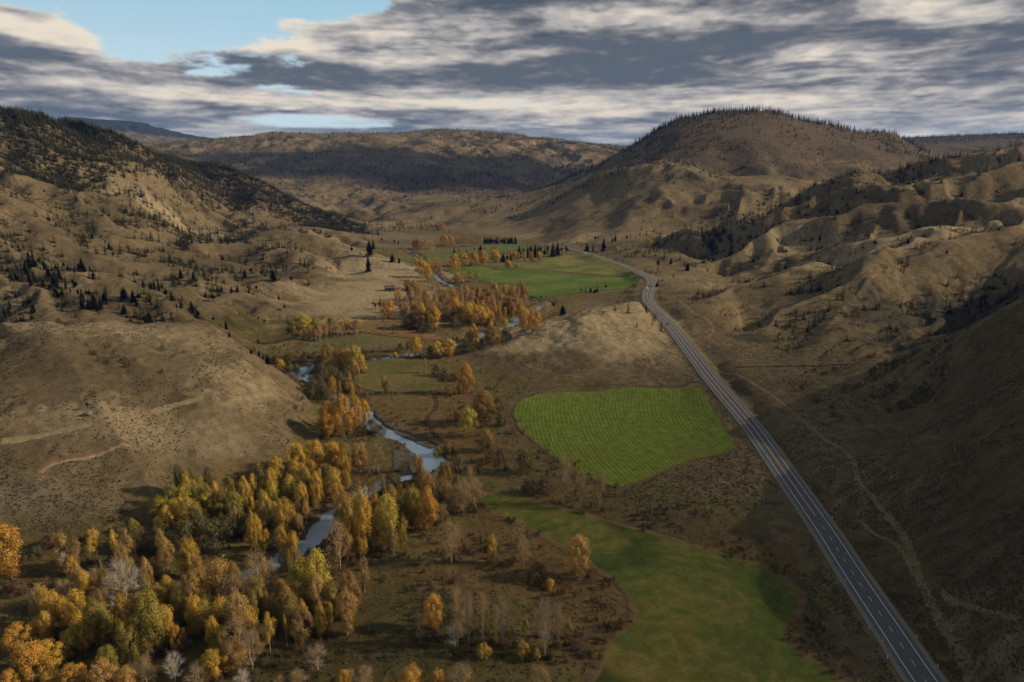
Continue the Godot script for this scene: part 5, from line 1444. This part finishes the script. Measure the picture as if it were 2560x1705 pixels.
func infill(rng: RandomNumberGenerator, full: Array, slim: Array) -> void:
	var tinted := leaf_material(Color(1, 1, 1))
	for v in 3:
		var places := []
		var tints := []
		for w in WOODS:
			for i in int(w[4]) / 3:
				var a := rng.randf() * TAU
				var r := sqrt(rng.randf())
				var x: float = w[0] + cos(a) * r * w[2]
				var z: float = w[1] + sin(a) * r * w[3]
				if height_at(x, z) < water_level(-z) + 0.25 or height_at(x, z) > 9.0 or Geometry2D.is_point_in_polygon(Vector2(x, z), meadow_poly()) or Geometry2D.is_point_in_polygon(Vector2(x, z), pasture_poly()):
					continue
				var tall := rng.randf_range(6.5, 21.0)
				var wide := tall / 10.0 * rng.randf_range(0.55, 1.05)
				places.append(spot(rng, x, z, tall / 10.0, wide))
				var k: String = w[5][rng.randi() % w[5].length()]
				var c: Color = LEAF[k] * rng.randf_range(0.8, 1.15)
				c.a = 1.0
				tints.append(c)
		var shape: Array = [full[1], slim[2], full[4]][v]
		scatter("cottonwood_wood", shape[1], tinted, places, ["leafy crowns massed behind the nearer cottonwoods", "slender crowns filling the river woods", "round crowns filling the river woods"][v], "woods", tints)
		scatter("cottonwood_trunks", shape[0], mats.twig, places, ["grey stems of the massed cottonwoods", "thin stems of the slender river woods", "stout stems of the river woods"][v], "woods")


func scatter(called: String, mesh: Mesh, m: Material, places: Array, label: String, category: String, tints := []) -> void:
	if places.is_empty():
		return
	var mm := MultiMesh.new()
	mm.transform_format = MultiMesh.TRANSFORM_3D
	mm.use_colors = not tints.is_empty()
	mm.mesh = mesh
	mm.instance_count = places.size()
	for i in places.size():
		mm.set_instance_transform(i, places[i])
		if tints:
			mm.set_instance_color(i, tints[i])
	var o := MultiMeshInstance3D.new()
	o.name = numbered(called)
	o.multimesh = mm
	o.material_override = m
	o.set_meta("kind", "stuff")
	tag(o, label, category)
	add_child(o)


func spot(rng: RandomNumberGenerator, x: float, z: float, tall: float, wide: float) -> Transform3D:
	var b := Basis(Vector3.UP, rng.randf() * TAU).scaled(Vector3(wide, tall, wide))
	return Transform3D(b, Vector3(x, height_at(x, z), z))


func along(rng: RandomNumberGenerator, line: Array, n: int, front: float, back: float, out: Array, lo: float, hi: float, thick := 1.0, wood := 0.0) -> void:
	# trees along a crest: front/back metres towards and away from the viewer
	var pts := flat3(line)
	for i in n:
		var f := rng.randf() * (pts.size() - 1.001)
		var p: Vector3 = pts[int(f)].lerp(pts[int(f) + 1], f - int(f))
		var off := front * pow(rng.randf(), 1.6) if rng.randf() < 0.7 else -back * rng.randf()
		var q := p * (1.0 - off / p.length()) + Vector3(rng.randfn(), 0, rng.randfn()) * 14.0
		if noise_b.get_noise_2d(q.x * 0.25, q.z * 0.25) < wood - 0.5 * (1.0 - absf(off) / maxf(front, 1.0)):
			continue
		var tall := rng.randf_range(lo, hi)
		out.append(spot(rng, q.x, q.z, tall / 10.0, tall / 10.0 * thick * rng.randf_range(0.7, 1.3)))


func inside(rng: RandomNumberGenerator, x: float, z: float, rx: float, rz: float, n: int, cut: float, out: Array, lo: float, hi: float, scale_of_noise := 0.35) -> void:
	for i in n:
		var a := rng.randf() * TAU
		var r := sqrt(rng.randf())
		var px := x + cos(a) * r * rx
		var pz := z + sin(a) * r * rz
		if noise_b.get_noise_2d(px * scale_of_noise + 500.0, pz * scale_of_noise) + r * 0.15 < cut:
			continue
		var tall := rng.randf_range(lo, hi)
		out.append(spot(rng, px, pz, tall / 10.0, tall / 10.0 * rng.randf_range(0.7, 1.25)))


func make_masses() -> void:
	var rng := RandomNumberGenerator.new()
	rng.seed = 909
	var small := conifer(800, 11, 5, 2.3, 0.0)
	var needles: ArrayMesh = small[1]
	var dead: ArrayMesh = conifer(801, 9, 4, 0.9, 1.0, true)[0]
	var green := []
	for s in ["slope", "spur"]:
		for e in CONIFER[s]:
			green.append(spot(rng, e[0], e[1], e[2] / 10.0, e[2] / 10.0))
	along(rng, RIDGE_LEFT, 20000, 330.0, 60.0, green, 7, 14, 1.0, -0.6)
	along(rng, CREST_HILL, 2200, 520.0, 40.0, green, 10, 18, 1.0, 0.0)
	along(rng, CREST_FOOT, 140, 160.0, 40.0, green, 9, 15, 1.0, 0.1)
	along(rng, CREST_SPUR, 900, 260.0, 30.0, green, 10, 19, 1.0, -0.1)
	inside(rng, 250, -2450, 420, 420, 1500, 0.0, green, 9, 16)
	inside(rng, 620, -1500, 300, 260, 800, 0.1, green, 8, 15)
	inside(rng, 330, -1330, 130, 130, 160, 0.0, green, 9, 16)
	inside(rng, -800, -1450, 420, 330, 2600, 0.1, green, 9, 16)
	inside(rng, -620, -1050, 330, 250, 1500, 0.16, green, 8, 15)
	inside(rng, -450, -2100, 260, 260, 380, 0.05, green, 9, 16)
	inside(rng, -200, -2700, 300, 260, 260, 0.15, green, 9, 16)
	inside(rng, -500, -4700, 2600, 1500, 14000, -0.05, green, 13, 22, 0.12)
	inside(rng, 2600, -5000, 1500, 500, 2200, -0.3, green, 14, 22, 0.12)
	inside(rng, 900, -5300, 1500, 900, 6000, 0.0, green, 13, 22, 0.12)
	var hidden := green.size()
	for i in 60000:
		var zz := exp(rng.randf_range(log(700.0), log(2300.0))) - 60.0
		var x := rng.randf_range(0.2, 1.25) * (1.0 if rng.randf() < 0.4 else -1.0) / 1.6 * (zz + 60.0)
		var h := height_at(x, -zz)
		if h < 14.0 or green.size() - hidden > 2300:
			continue
		var reach := 9.0 + zz * 0.009
		var hollow := (height_at(x + reach, -zz) + height_at(x - reach, -zz) + height_at(x, -zz - reach) + height_at(x, -zz + reach)) * 0.25 - h
		if hollow > reach * (0.05 + 0.16 * noise_b.get_noise_2d(x * 0.3, zz * 0.3)):
			var tall := rng.randf_range(7.0, 16.0)
			green.append(spot(rng, x, -zz, tall / 10.0, tall / 10.0 * rng.randf_range(0.7, 1.1)))
	scatter("conifer_forest", needles, mats.needle, green, "dark conifers massed over the ridges and far slopes", "forest")
	var snags := []
	along(rng, RIDGE_LEFT, 900, 120.0, 80.0, snags, 12, 20, 3.2, -0.4)
	along(rng, CREST_HILL, 750, 90.0, 90.0, snags, 15, 26, 3.6, -0.5)
	along(rng, CREST_SPUR, 120, 60.0, 30.0, snags, 10, 16, 2.5, -0.2)
	inside(rng, 700, -2450, 500, 260, 500, 0.0, snags, 9, 15)
	scatter("burnt_forest", dead, mats.char, snags, "burnt standing snags along the hill crests", "forest")
	stage("forest")
	# brush that grows in the gullies of the dry slopes
	var draws := []
	for i in 130000:
		var zz := exp(rng.randf_range(log(480.0), log(3200.0))) - 60.0
		var x := rng.randf_range(-1.25, 1.25) / 1.6 * (zz + 60.0)
		var h := height_at(x, -zz)
		if h < 7.0 or draws.size() > 15000 or (absf(x - 80.0) < 130.0 and zz < 830.0):
			continue
		var reach := 7.0 + zz * 0.007
		var hollow := (height_at(x + reach, -zz) + height_at(x - reach, -zz) + height_at(x, -zz - reach) + height_at(x, -zz + reach)) * 0.25 - h
		if hollow > 0.08 * reach * (0.6 + noise_b.get_noise_2d(x * 0.5, zz * 0.5)):
			var tall := rng.randf_range(0.12, 0.34) * (1.0 + zz * 0.0003)
			draws.append(spot(rng, x, -zz, tall, tall * rng.randf_range(0.8, 1.4)))
	inside(rng, -330, -585, 190, 45, 900, -0.3, draws, 1.5, 5.0)
	inside(rng, -200, -620, 60, 60, 260, -0.1, draws, 1.5, 4.5)
	scatter("gully_brush", shapes.low_bush[1], leaf_material(Color(0.075, 0.062, 0.036)), draws, "dark brown brush filling the gullies of the dry slopes", "brush")
	# low growth
	var sage := SurfaceTool.new()
	sage.begin(Mesh.PRIMITIVE_TRIANGLES)
	for k in 9:
		var d := Vector3(rng.randfn(), absf(rng.randfn()) * 0.6 + 0.2, rng.randfn()).normalized()
		leaf(sage, rng, d * 0.3, (d + Vector3.UP).normalized(), 0.3, Color.WHITE * rng.randf_range(0.75, 1.2))
	var tuft := sage.commit()
	var grey := []
	var gold := []
	for i in 170000:
		var zz := exp(rng.randf_range(log(215.0), log(900.0))) - 60.0
		var x := rng.randf_range(-1.2, 1.2) / 1.6 * (zz + 60.0)
		var h := height_at(x, -zz)
		if h < 3.5 + noise_b.get_noise_2d(x, zz) * 2.0:
			continue
		var r := road_at(zz)
		if absf(x - r.x) * r.z < 9.0 or Geometry2D.is_point_in_polygon(Vector2(x, -zz), striped_poly()):
			continue
		var n := noise_b.get_noise_2d(x * 0.7, zz * 0.7) + noise_c.get_noise_2d(x, zz) * 0.6
		var size := rng.randf_range(0.5, 1.35)
		(grey if n > -0.12 else gold).append(spot(rng, x, -zz, size * (1.0 if n > 0.05 else 0.7), size * (1.2 if n > 0.05 else 1.0)))
	scatter("sagebrush", tuft, leaf_material(Color(0.07, 0.058, 0.038)), grey, "grey brown sagebrush dotted over the dry hills", "brush")
	scatter("bunch_grass", tuft, leaf_material(Color(0.2, 0.148, 0.078)), gold, "straw coloured bunch grass tufts on the dry hills", "grass")
	var under := []
	var reeds := []
	for i in 26000:
		var zz := exp(rng.randf_range(log(230.0), log(1000.0))) - 60.0
		var x := rng.randf_range(-1.2, 0.75) / 1.6 * (zz + 60.0)
		var h := height_at(x, -zz)
		if h > 4.0 or h < water_level(zz) + 0.4:
			continue
		var p := Vector2(x, -zz)
		if Geometry2D.is_point_in_polygon(p, meadow_poly()) or Geometry2D.is_point_in_polygon(p, pasture_poly()) or Geometry2D.is_point_in_polygon(p, olive_poly()):
			continue
		var n := noise_b.get_noise_2d(x, zz + 90.0) + noise_c.get_noise_2d(x, zz) * 0.5
		if n > 0.12 and zz < 800.0:
			under.append(spot(rng, x, -zz, rng.randf_range(0.08, 0.26), rng.randf_range(0.1, 0.3)))
		else:
			reeds.append(spot(rng, x, -zz, rng.randf_range(0.7, 1.5), rng.randf_range(0.9, 1.9)))
	scatter("undergrowth", shapes.brush[0][0], mats.bark, under.slice(0, 1500), "bare brown brush of the valley floor", "brush")
	scatter("undergrowth_leaves", shapes.bush[1][1], leaf_material(Color(0.085, 0.06, 0.032)), under.slice(1500, 4200), "low brown leafy brush of the valley floor", "brush")
	scatter("meadow_grass", tuft, leaf_material(Color(0.11, 0.083, 0.038)), reeds, "rank brown grass of the river flats", "grass")
	stage("low growth")


var poly_cache := {}


func striped_poly() -> PackedVector2Array:
	return cached("striped", STRIPED)


func meadow_poly() -> PackedVector2Array:
	return cached("meadow", MEADOW)


func pasture_poly() -> PackedVector2Array:
	return cached("pasture", FLAT_PASTURE)


func olive_poly() -> PackedVector2Array:
	return cached("olive", FLAT_OLIVE)


func cached(key: String, a: Array) -> PackedVector2Array:
	if not poly_cache.has(key):
		poly_cache[key] = polygon(a)
	return poly_cache[key]


# ---------------------------------------------------------------- things

func box_at(st: SurfaceTool, lo: Vector3, hi: Vector3, bevel := 0.0) -> void:
	# a box with chamfered upright edges
	var b := minf(bevel, minf(hi.x - lo.x, hi.z - lo.z) * 0.4)
	var ring := [Vector2(lo.x + b, lo.z), Vector2(hi.x - b, lo.z), Vector2(hi.x, lo.z + b), Vector2(hi.x, hi.z - b), Vector2(hi.x - b, hi.z), Vector2(lo.x + b, hi.z), Vector2(lo.x, hi.z - b), Vector2(lo.x, lo.z + b)]
	for i in 8:
		var p: Vector2 = ring[i]
		var q: Vector2 = ring[(i + 1) % 8]
		if p.distance_to(q) > 1e-5:
			for v in [Vector3(p.x, lo.y, p.y), Vector3(q.x, lo.y, q.y), Vector3(p.x, hi.y, p.y), Vector3(p.x, hi.y, p.y), Vector3(q.x, lo.y, q.y), Vector3(q.x, hi.y, q.y)]:
				st.add_vertex(v)
		if i > 0 and i < 7:
			for v in [Vector3(ring[0].x, hi.y, ring[0].y), Vector3(p.x, hi.y, p.y), Vector3(q.x, hi.y, q.y), Vector3(ring[0].x, lo.y, ring[0].y), Vector3(q.x, lo.y, q.y), Vector3(p.x, lo.y, p.y)]:
				st.add_vertex(v)


func begun() -> SurfaceTool:
	var st := SurfaceTool.new()
	st.begin(Mesh.PRIMITIVE_TRIANGLES)
	st.set_smooth_group(-1)
	return st


func done(st: SurfaceTool) -> ArrayMesh:
	st.generate_normals()
	return st.commit()


func extruded(side: Array, low: float, high: float) -> ArrayMesh:
	# a side view (z along the car, y up) pulled across x; narrower towards the top
	var st := begun()
	var top := 0.0
	for p in side:
		top = maxf(top, p.y)
	var half := func(p: Vector2) -> float: return lerpf(low, high, clampf(p.y / top, 0.0, 1.0))
	for i in side.size():
		var p: Vector2 = side[i]
		var q: Vector2 = side[(i + 1) % side.size()]
		var a: float = half.call(p)
		var b: float = half.call(q)
		for v in [Vector3(-a, p.y, p.x), Vector3(a, p.y, p.x), Vector3(-b, q.y, q.x), Vector3(-b, q.y, q.x), Vector3(a, p.y, p.x), Vector3(b, q.y, q.x)]:
			st.add_vertex(v)
	var tri := Geometry2D.triangulate_polygon(PackedVector2Array(side))
	for k in range(0, tri.size(), 3):
		for s in [-1.0, 1.0]:
			var t := [tri[k], tri[k + 1], tri[k + 2]] if s < 0 else [tri[k], tri[k + 2], tri[k + 1]]
			for n in t:
				var p: Vector2 = side[n]
				st.add_vertex(Vector3(half.call(p) * s, p.y, p.x))
	return done(st)


func make_car(label: String, paint: Material, tall: float, z: float, lane: float) -> void:
	var zz := -z
	var r := road_at(zz)
	var r2 := road_at(zz + 4.0)
	var dir := Vector3(r2.x - r.x, r2.y - r.y, -4.0).normalized()
	var side := Vector3(-dir.z, 0, dir.x).normalized()
	var at := Vector3(r.x, r.y + 0.0, z) + side * lane
	at.y -= absf(lane) * 0.01
	var t := thing("car", label, "car", at, atan2(dir.x, dir.z), "cars on the highway")
	var body := [Vector2(-2.25, 0.35), Vector2(-2.3, 0.7), Vector2(-2.15, 0.92), Vector2(-0.95, 1.02), Vector2(1.75, 1.05), Vector2(2.2, 0.95), Vector2(2.3, 0.6), Vector2(2.22, 0.32)]
	put("body", extruded(body, 0.92, 0.84), paint, t)
	var cabin := [Vector2(-1.2, 0.98), Vector2(-0.45, tall - 0.1), Vector2(-0.2, tall), Vector2(1.3, tall), Vector2(1.55, tall - 0.1), Vector2(1.95, 1.02)]
	put("cabin", extruded(cabin, 0.84, 0.62), paint, t)
	var glass := mat(0.02, 0.024, 0.03, 0.08)
	glass.metallic_specular = 0.6
	var pane := [Vector2(-1.0, 1.06), Vector2(-0.42, tall - 0.16), Vector2(1.36, tall - 0.14), Vector2(1.72, 1.07)]
	put("side_windows", extruded(pane, 0.93, 0.68), glass, t)
	var tyre := mat(0.02, 0.02, 0.02, 0.9)
	var wheel := CylinderMesh.new()
	wheel.top_radius = 0.34
	wheel.bottom_radius = 0.34
	wheel.height = 0.24
	wheel.radial_segments = 14
	wheel.rings = 1
	for x in [-0.8, 0.8]:
		for w in [-1.4, 1.4]:
			var o := put("wheel", wheel, tyre, t)
			o.position = Vector3(x, 0.34, w)
			o.rotation.z = PI / 2
	var lamp := mat(0.8, 0.8, 0.75, 0.2)
	for x in [-0.6, 0.6]:
		var st := begun()
		box_at(st, Vector3(x - 0.18, 0.62, -2.33), Vector3(x + 0.18, 0.78, -2.2), 0.04)
		put("headlight", done(st), lamp, t)


func rock(s: int, rough := 0.5) -> ArrayMesh:
	var ball := SphereMesh.new()
	ball.radius = 1.0
	ball.height = 2.0
	ball.radial_segments = 18
	ball.rings = 10
	var n := noise(s, 0.9, 4)
	var arr := ball.get_mesh_arrays()
	var v: PackedVector3Array = arr[Mesh.ARRAY_VERTEX]
	for i in v.size():
		var p := v[i]
		var k := 1.0 + rough * n.get_noise_3dv(p) + rough * 0.5 * roundf(n.get_noise_3dv(p * 2.2) * 3.0) / 3.0
		v[i] = p * k
	arr[Mesh.ARRAY_VERTEX] = v
	arr[Mesh.ARRAY_NORMAL] = null
	arr[Mesh.ARRAY_TANGENT] = null
	var m := ArrayMesh.new()
	m.add_surface_from_arrays(Mesh.PRIMITIVE_TRIANGLES, arr)
	var st := SurfaceTool.new()
	st.create_from(m, 0)
	st.generate_normals()
	return st.commit()


func utility_pole(at: Vector3, turn: float, tall: float, label: String, group: String) -> void:
	var t := thing("utility_pole", label, "pole", at, turn, group)
	var wood := mat(0.17, 0.14, 0.11)
	var st := SurfaceTool.new()
	st.begin(Mesh.PRIMITIVE_TRIANGLES)
	tube(st, Vector3(0, -0.5, 0), Vector3(0, tall, 0), 0.17, 0.11, 7)
	put("pole", st.commit(), wood, t)
	var arm := begun()
	box_at(arm, Vector3(-1.3, tall - 0.75, -0.08), Vector3(1.3, tall - 0.58, 0.08), 0.02)
	put("crossarm", done(arm), wood, t)
	var clay := mat(0.5, 0.5, 0.48, 0.3)
	for x in [-1.15, 0.55, 1.15]:
		var c := SurfaceTool.new()
		c.begin(Mesh.PRIMITIVE_TRIANGLES)
		tube(c, Vector3(x, tall - 0.58, 0), Vector3(x, tall - 0.34, 0), 0.07, 0.04, 6)
		put("insulator", c.commit(), clay, t)


func make_things() -> void:
	# cars
	var dark := mat(0.018, 0.02, 0.024, 0.25)
	var white := mat(0.75, 0.75, 0.74, 0.25)
	var grey := mat(0.12, 0.13, 0.14, 0.25)
	for m in [dark, white, grey]:
		m.clearcoat_enabled = true
		m.clearcoat = 0.8
		m.clearcoat_roughness = 0.1
	for c in [[0, "dark car alone on the straight beside the striped green field", dark, 1.7, 1.85], [1, "small dark car behind the white car in the road bend", dark, 1.5, -1.9], [2, "dark car beside the white car in the road bend", dark, 1.75, 1.9], [3, "white car in the middle of the road bend", white, 1.6, -1.9], [4, "grey car just below the road bend", grey, 1.5, 1.9], [5, "black car below the grey car where the road straightens", dark, 1.6, -1.9], [6, "white car on the far stretch by the olive field", white, 1.7, -1.9], [7, "dark car following the white car by the olive field", dark, 1.6, -1.9]]:
		make_car(c[1], c[2], c[3], CARS[c[0] * 2 + 1], c[4])
	# roadside posts
	var post := mat(0.75, 0.75, 0.72, 0.6)
	var red := mat(0.45, 0.3, 0.05, 0.4)
	var words := ["white marker post left of the road, farther of that pair", "white marker post right of the road, farther of that pair", "white marker post left of the road, nearer the bottom", "white marker post right of the road, nearer the bottom", "lone white marker post on the far verge beside the dashed line"]
	for k in 5:
		var x: float = MARKERS[k * 2]
		var z: float = MARKERS[k * 2 + 1]
		var rd := road_at(-z)
		x = rd.x + (7.6 if x > rd.x else -7.6)
		var t := thing("marker_post", words[k], "post", Vector3(x, height_at(x, z), z), 0.0, "roadside marker posts")
		var st := begun()
		box_at(st, Vector3(-0.09, -0.3, -0.09), Vector3(0.09, 1.5, 0.09), 0.02)
		put("post", done(st), post, t)
		var b := begun()
		box_at(b, Vector3(-0.1, 1.2, -0.1), Vector3(0.1, 1.32, 0.1), 0.02)
		put("reflector", done(b), red, t)
	# power poles
	var order := range(POLES.size() / 2)
	order.sort_custom(func(a, b): return POLES[a * 2 + 1] > POLES[b * 2 + 1])
	for n in order.size():
		var k: int = order[n]
		var x: float = POLES[k * 2]
		var z: float = POLES[k * 2 + 1]
		utility_pole(Vector3(x, height_at(x, z), z), 0.12, 11.5, "wooden power pole with crossarm, %s from the bottom along the highway" % ordinal(n), "power poles along the highway")
	var spots := ["wooden power pole standing behind the striped green field", "wooden power pole on the knoll above the middle river", "short wooden pole in the brush left of the striped field", "wooden power pole at the field's upper river corner"]
	for k in 4:
		var x: float = FIELD_POLES[k * 2]
		var z: float = FIELD_POLES[k * 2 + 1]
		utility_pole(Vector3(x, height_at(x, z), z), 1.2, 9.5, spots[k], "power poles in the fields")
	for k in FRAMES.size() / 2:
		var x: float = FRAMES[k * 2]
		var z: float = FRAMES[k * 2 + 1]
		var t := thing("transmission_frame", "tall wooden two-pole power line frame, %s by distance on the right slope" % ordinal(k), "power pylon", Vector3(x, height_at(x, z), z), 0.5, "power line frames on the right slope")
		var wood := mat(0.27, 0.23, 0.18)
		for s in [-2.4, 2.4]:
			var st := SurfaceTool.new()
			st.begin(Mesh.PRIMITIVE_TRIANGLES)
			tube(st, Vector3(s, -2.0, 0), Vector3(s, 19, 0), 0.26, 0.18, 6)
			put("pole", st.commit(), wood, t)
		var beam := begun()
		box_at(beam, Vector3(-5.2, 16.6, -0.14), Vector3(5.2, 17.0, 0.14), 0.03)
		put("crossbeam", done(beam), wood, t)
		var brace := SurfaceTool.new()
		brace.begin(Mesh.PRIMITIVE_TRIANGLES)
		tube(brace, Vector3(-2.4, 10, 0), Vector3(2.4, 15.5, 0), 0.08, 0.08, 4)
		tube(brace, Vector3(2.4, 10, 0.17), Vector3(-2.4, 15.5, 0.17), 0.08, 0.08, 4)
		put("brace", brace.commit(), wood, t)
	# barn
	var bx: float = BARN[0]
	var bz: float = BARN[1]
	var barn := thing("barn", "small dark weathered barn at the foot of the tan knoll", "barn", Vector3(bx, height_at(bx, bz) - 0.3, bz), 0.25)
	var wall := begun()
	box_at(wall, Vector3(-7, 0, -4.5), Vector3(7, 5.0, 4.5), 0.05)
	for s in [-7.0, 7.0]:
		for v in ([Vector3(s, 5, -4.5), Vector3(s, 8.4, 0), Vector3(s, 5, 4.5)] if s < 0 else [Vector3(s, 5, 4.5), Vector3(s, 8.4, 0), Vector3(s, 5, -4.5)]):
			wall.add_vertex(v)
	put("wall", done(wall), mat(0.06, 0.048, 0.038), barn)
	for s in [-1.0, 1.0]:
		var roof := begun()
		var a := Vector3(0, 8.55, 0)
		var b := Vector3(0, 4.75, 5.2 * s)
		var up := Vector3(0, 0.18, 0)
		for q in [[Vector3(-7.6, 0, 0), Vector3(7.6, 0, 0)]]:
			var p := [a + q[0], a + q[1], b + q[1], b + q[0]]
			for l in [up, Vector3.ZERO]:
				for k in ([0, 1, 2, 0, 2, 3] if (s > 0) == (l == up) else [0, 2, 1, 0, 3, 2]):
					roof.add_vertex(p[k] + l)
			for e in 4:
				var c: Vector3 = p[e]
				var d: Vector3 = p[(e + 1) % 4]
				for v in [c, d, c + up, c + up, d, d + up]:
					roof.add_vertex(v)
		put("roof", done(roof), mat(0.075, 0.062, 0.055), barn)
	var door := begun()
	box_at(door, Vector3(-1.6, 0, 4.5), Vector3(1.6, 3.4, 4.62), 0.02)
	put("door", done(door), mat(0.03, 0.025, 0.02), barn)
	# boulder and crags
	var stone := grain(0.15, 0.13, 0.105, 0.4, 0.03, 71, 6.0)
	stone.uv1_triplanar = true
	stone.uv1_scale = Vector3.ONE * 0.2
	var bo := put("boulder", rock(3, 0.35), stone)
	bo.position = Vector3(BOULDER[0], height_at(BOULDER[0], BOULDER[1]) + 0.6, BOULDER[1])
	bo.scale = Vector3(1.9, 1.4, 1.7)
	tag(bo, "rounded grey boulder below the lone conifer on the brown hill", "boulder")
	var crag_words := ["tall pale cliff rock on the wooded spur nearest the road", "broad pale rock outcrop in the middle of the right slope", "long pale rock outcrop high on the right slope", "pale crag near the saddle right of the round hill", "low pale rock beside the tall cliff rock"]
	for k in 1:
		var x: float = CRAGS[k * 2]
		var z: float = CRAGS[k * 2 + 1]
		var o := put("rock_outcrop", rock(80 + k, 0.9), stone)
		var sz: float = [8.0, 9.0, 10.0, 12.0, 5.0][k]
		o.position = Vector3(x, height_at(x, z) - sz * 0.08, z)
		o.scale = Vector3(sz * 0.7, sz * 0.8, sz)
		o.rotation.y = k * 1.3
		tag(o, crag_words[k], "rock", "rock outcrops on the slopes")
	var rng := RandomNumberGenerator.new()
	rng.seed = 31
	var rubble := []
	inside(rng, 960, -2200, 280, 190, 2600, 0.22, rubble, 6, 20, 0.9)
	inside(rng, 1350, -2350, 120, 260, 900, 0.15, rubble, 6, 18, 0.9)
	inside(rng, 1130, -1950, 160, 90, 700, 0.2, rubble, 6, 18, 0.9)
	scatter("pale_rock_rubble", rock(91, 0.8), stone, rubble, "pale broken rock scattered on the big round hill", "rock")
	var stones := []
	for i in 420:
		var zz := exp(rng.randf_range(log(300.0), log(760.0))) - 60.0
		var x := rng.randf_range(-1.2, 1.2) / 1.6 * (zz + 60.0)
		if height_at(x, -zz) > 8.0 and absf(x - road_at(zz).x) > 12.0:
			var s := rng.randf_range(0.12, 0.45)
			stones.append(spot(rng, x, -zz, s * 0.8, s))
	scatter("loose_stones", rock(95, 0.5), stone, stones, "grey stones strewn over the dry hills", "stone")
	# pasture fence
	var line := even(flat3(FENCE), 4.0)
	var fence := thing("pasture_fence", "low wooden post and rail fence along the rust coloured pasture", "fence", Vector3.ZERO)
	var timber := mat(0.16, 0.13, 0.1)
	for i in line.size():
		var p: Vector3 = line[i]
		var y := height_at(p.x, p.z)
		var st := SurfaceTool.new()
		st.begin(Mesh.PRIMITIVE_TRIANGLES)
		tube(st, Vector3(p.x, y - 0.3, p.z), Vector3(p.x, y + 1.5, p.z), 0.12, 0.1, 5)
		put("post", st.commit(), timber, fence)
		if i:
			var o: Vector3 = line[i - 1]
			var yo := height_at(o.x, o.z)
			for h in [0.6, 1.2]:
				var rail := SurfaceTool.new()
				rail.begin(Mesh.PRIMITIVE_TRIANGLES)
				tube(rail, Vector3(o.x, yo + h, o.z), Vector3(p.x, y + h, p.z), 0.06, 0.06, 4)
				put("rail", rail.commit(), timber, fence)
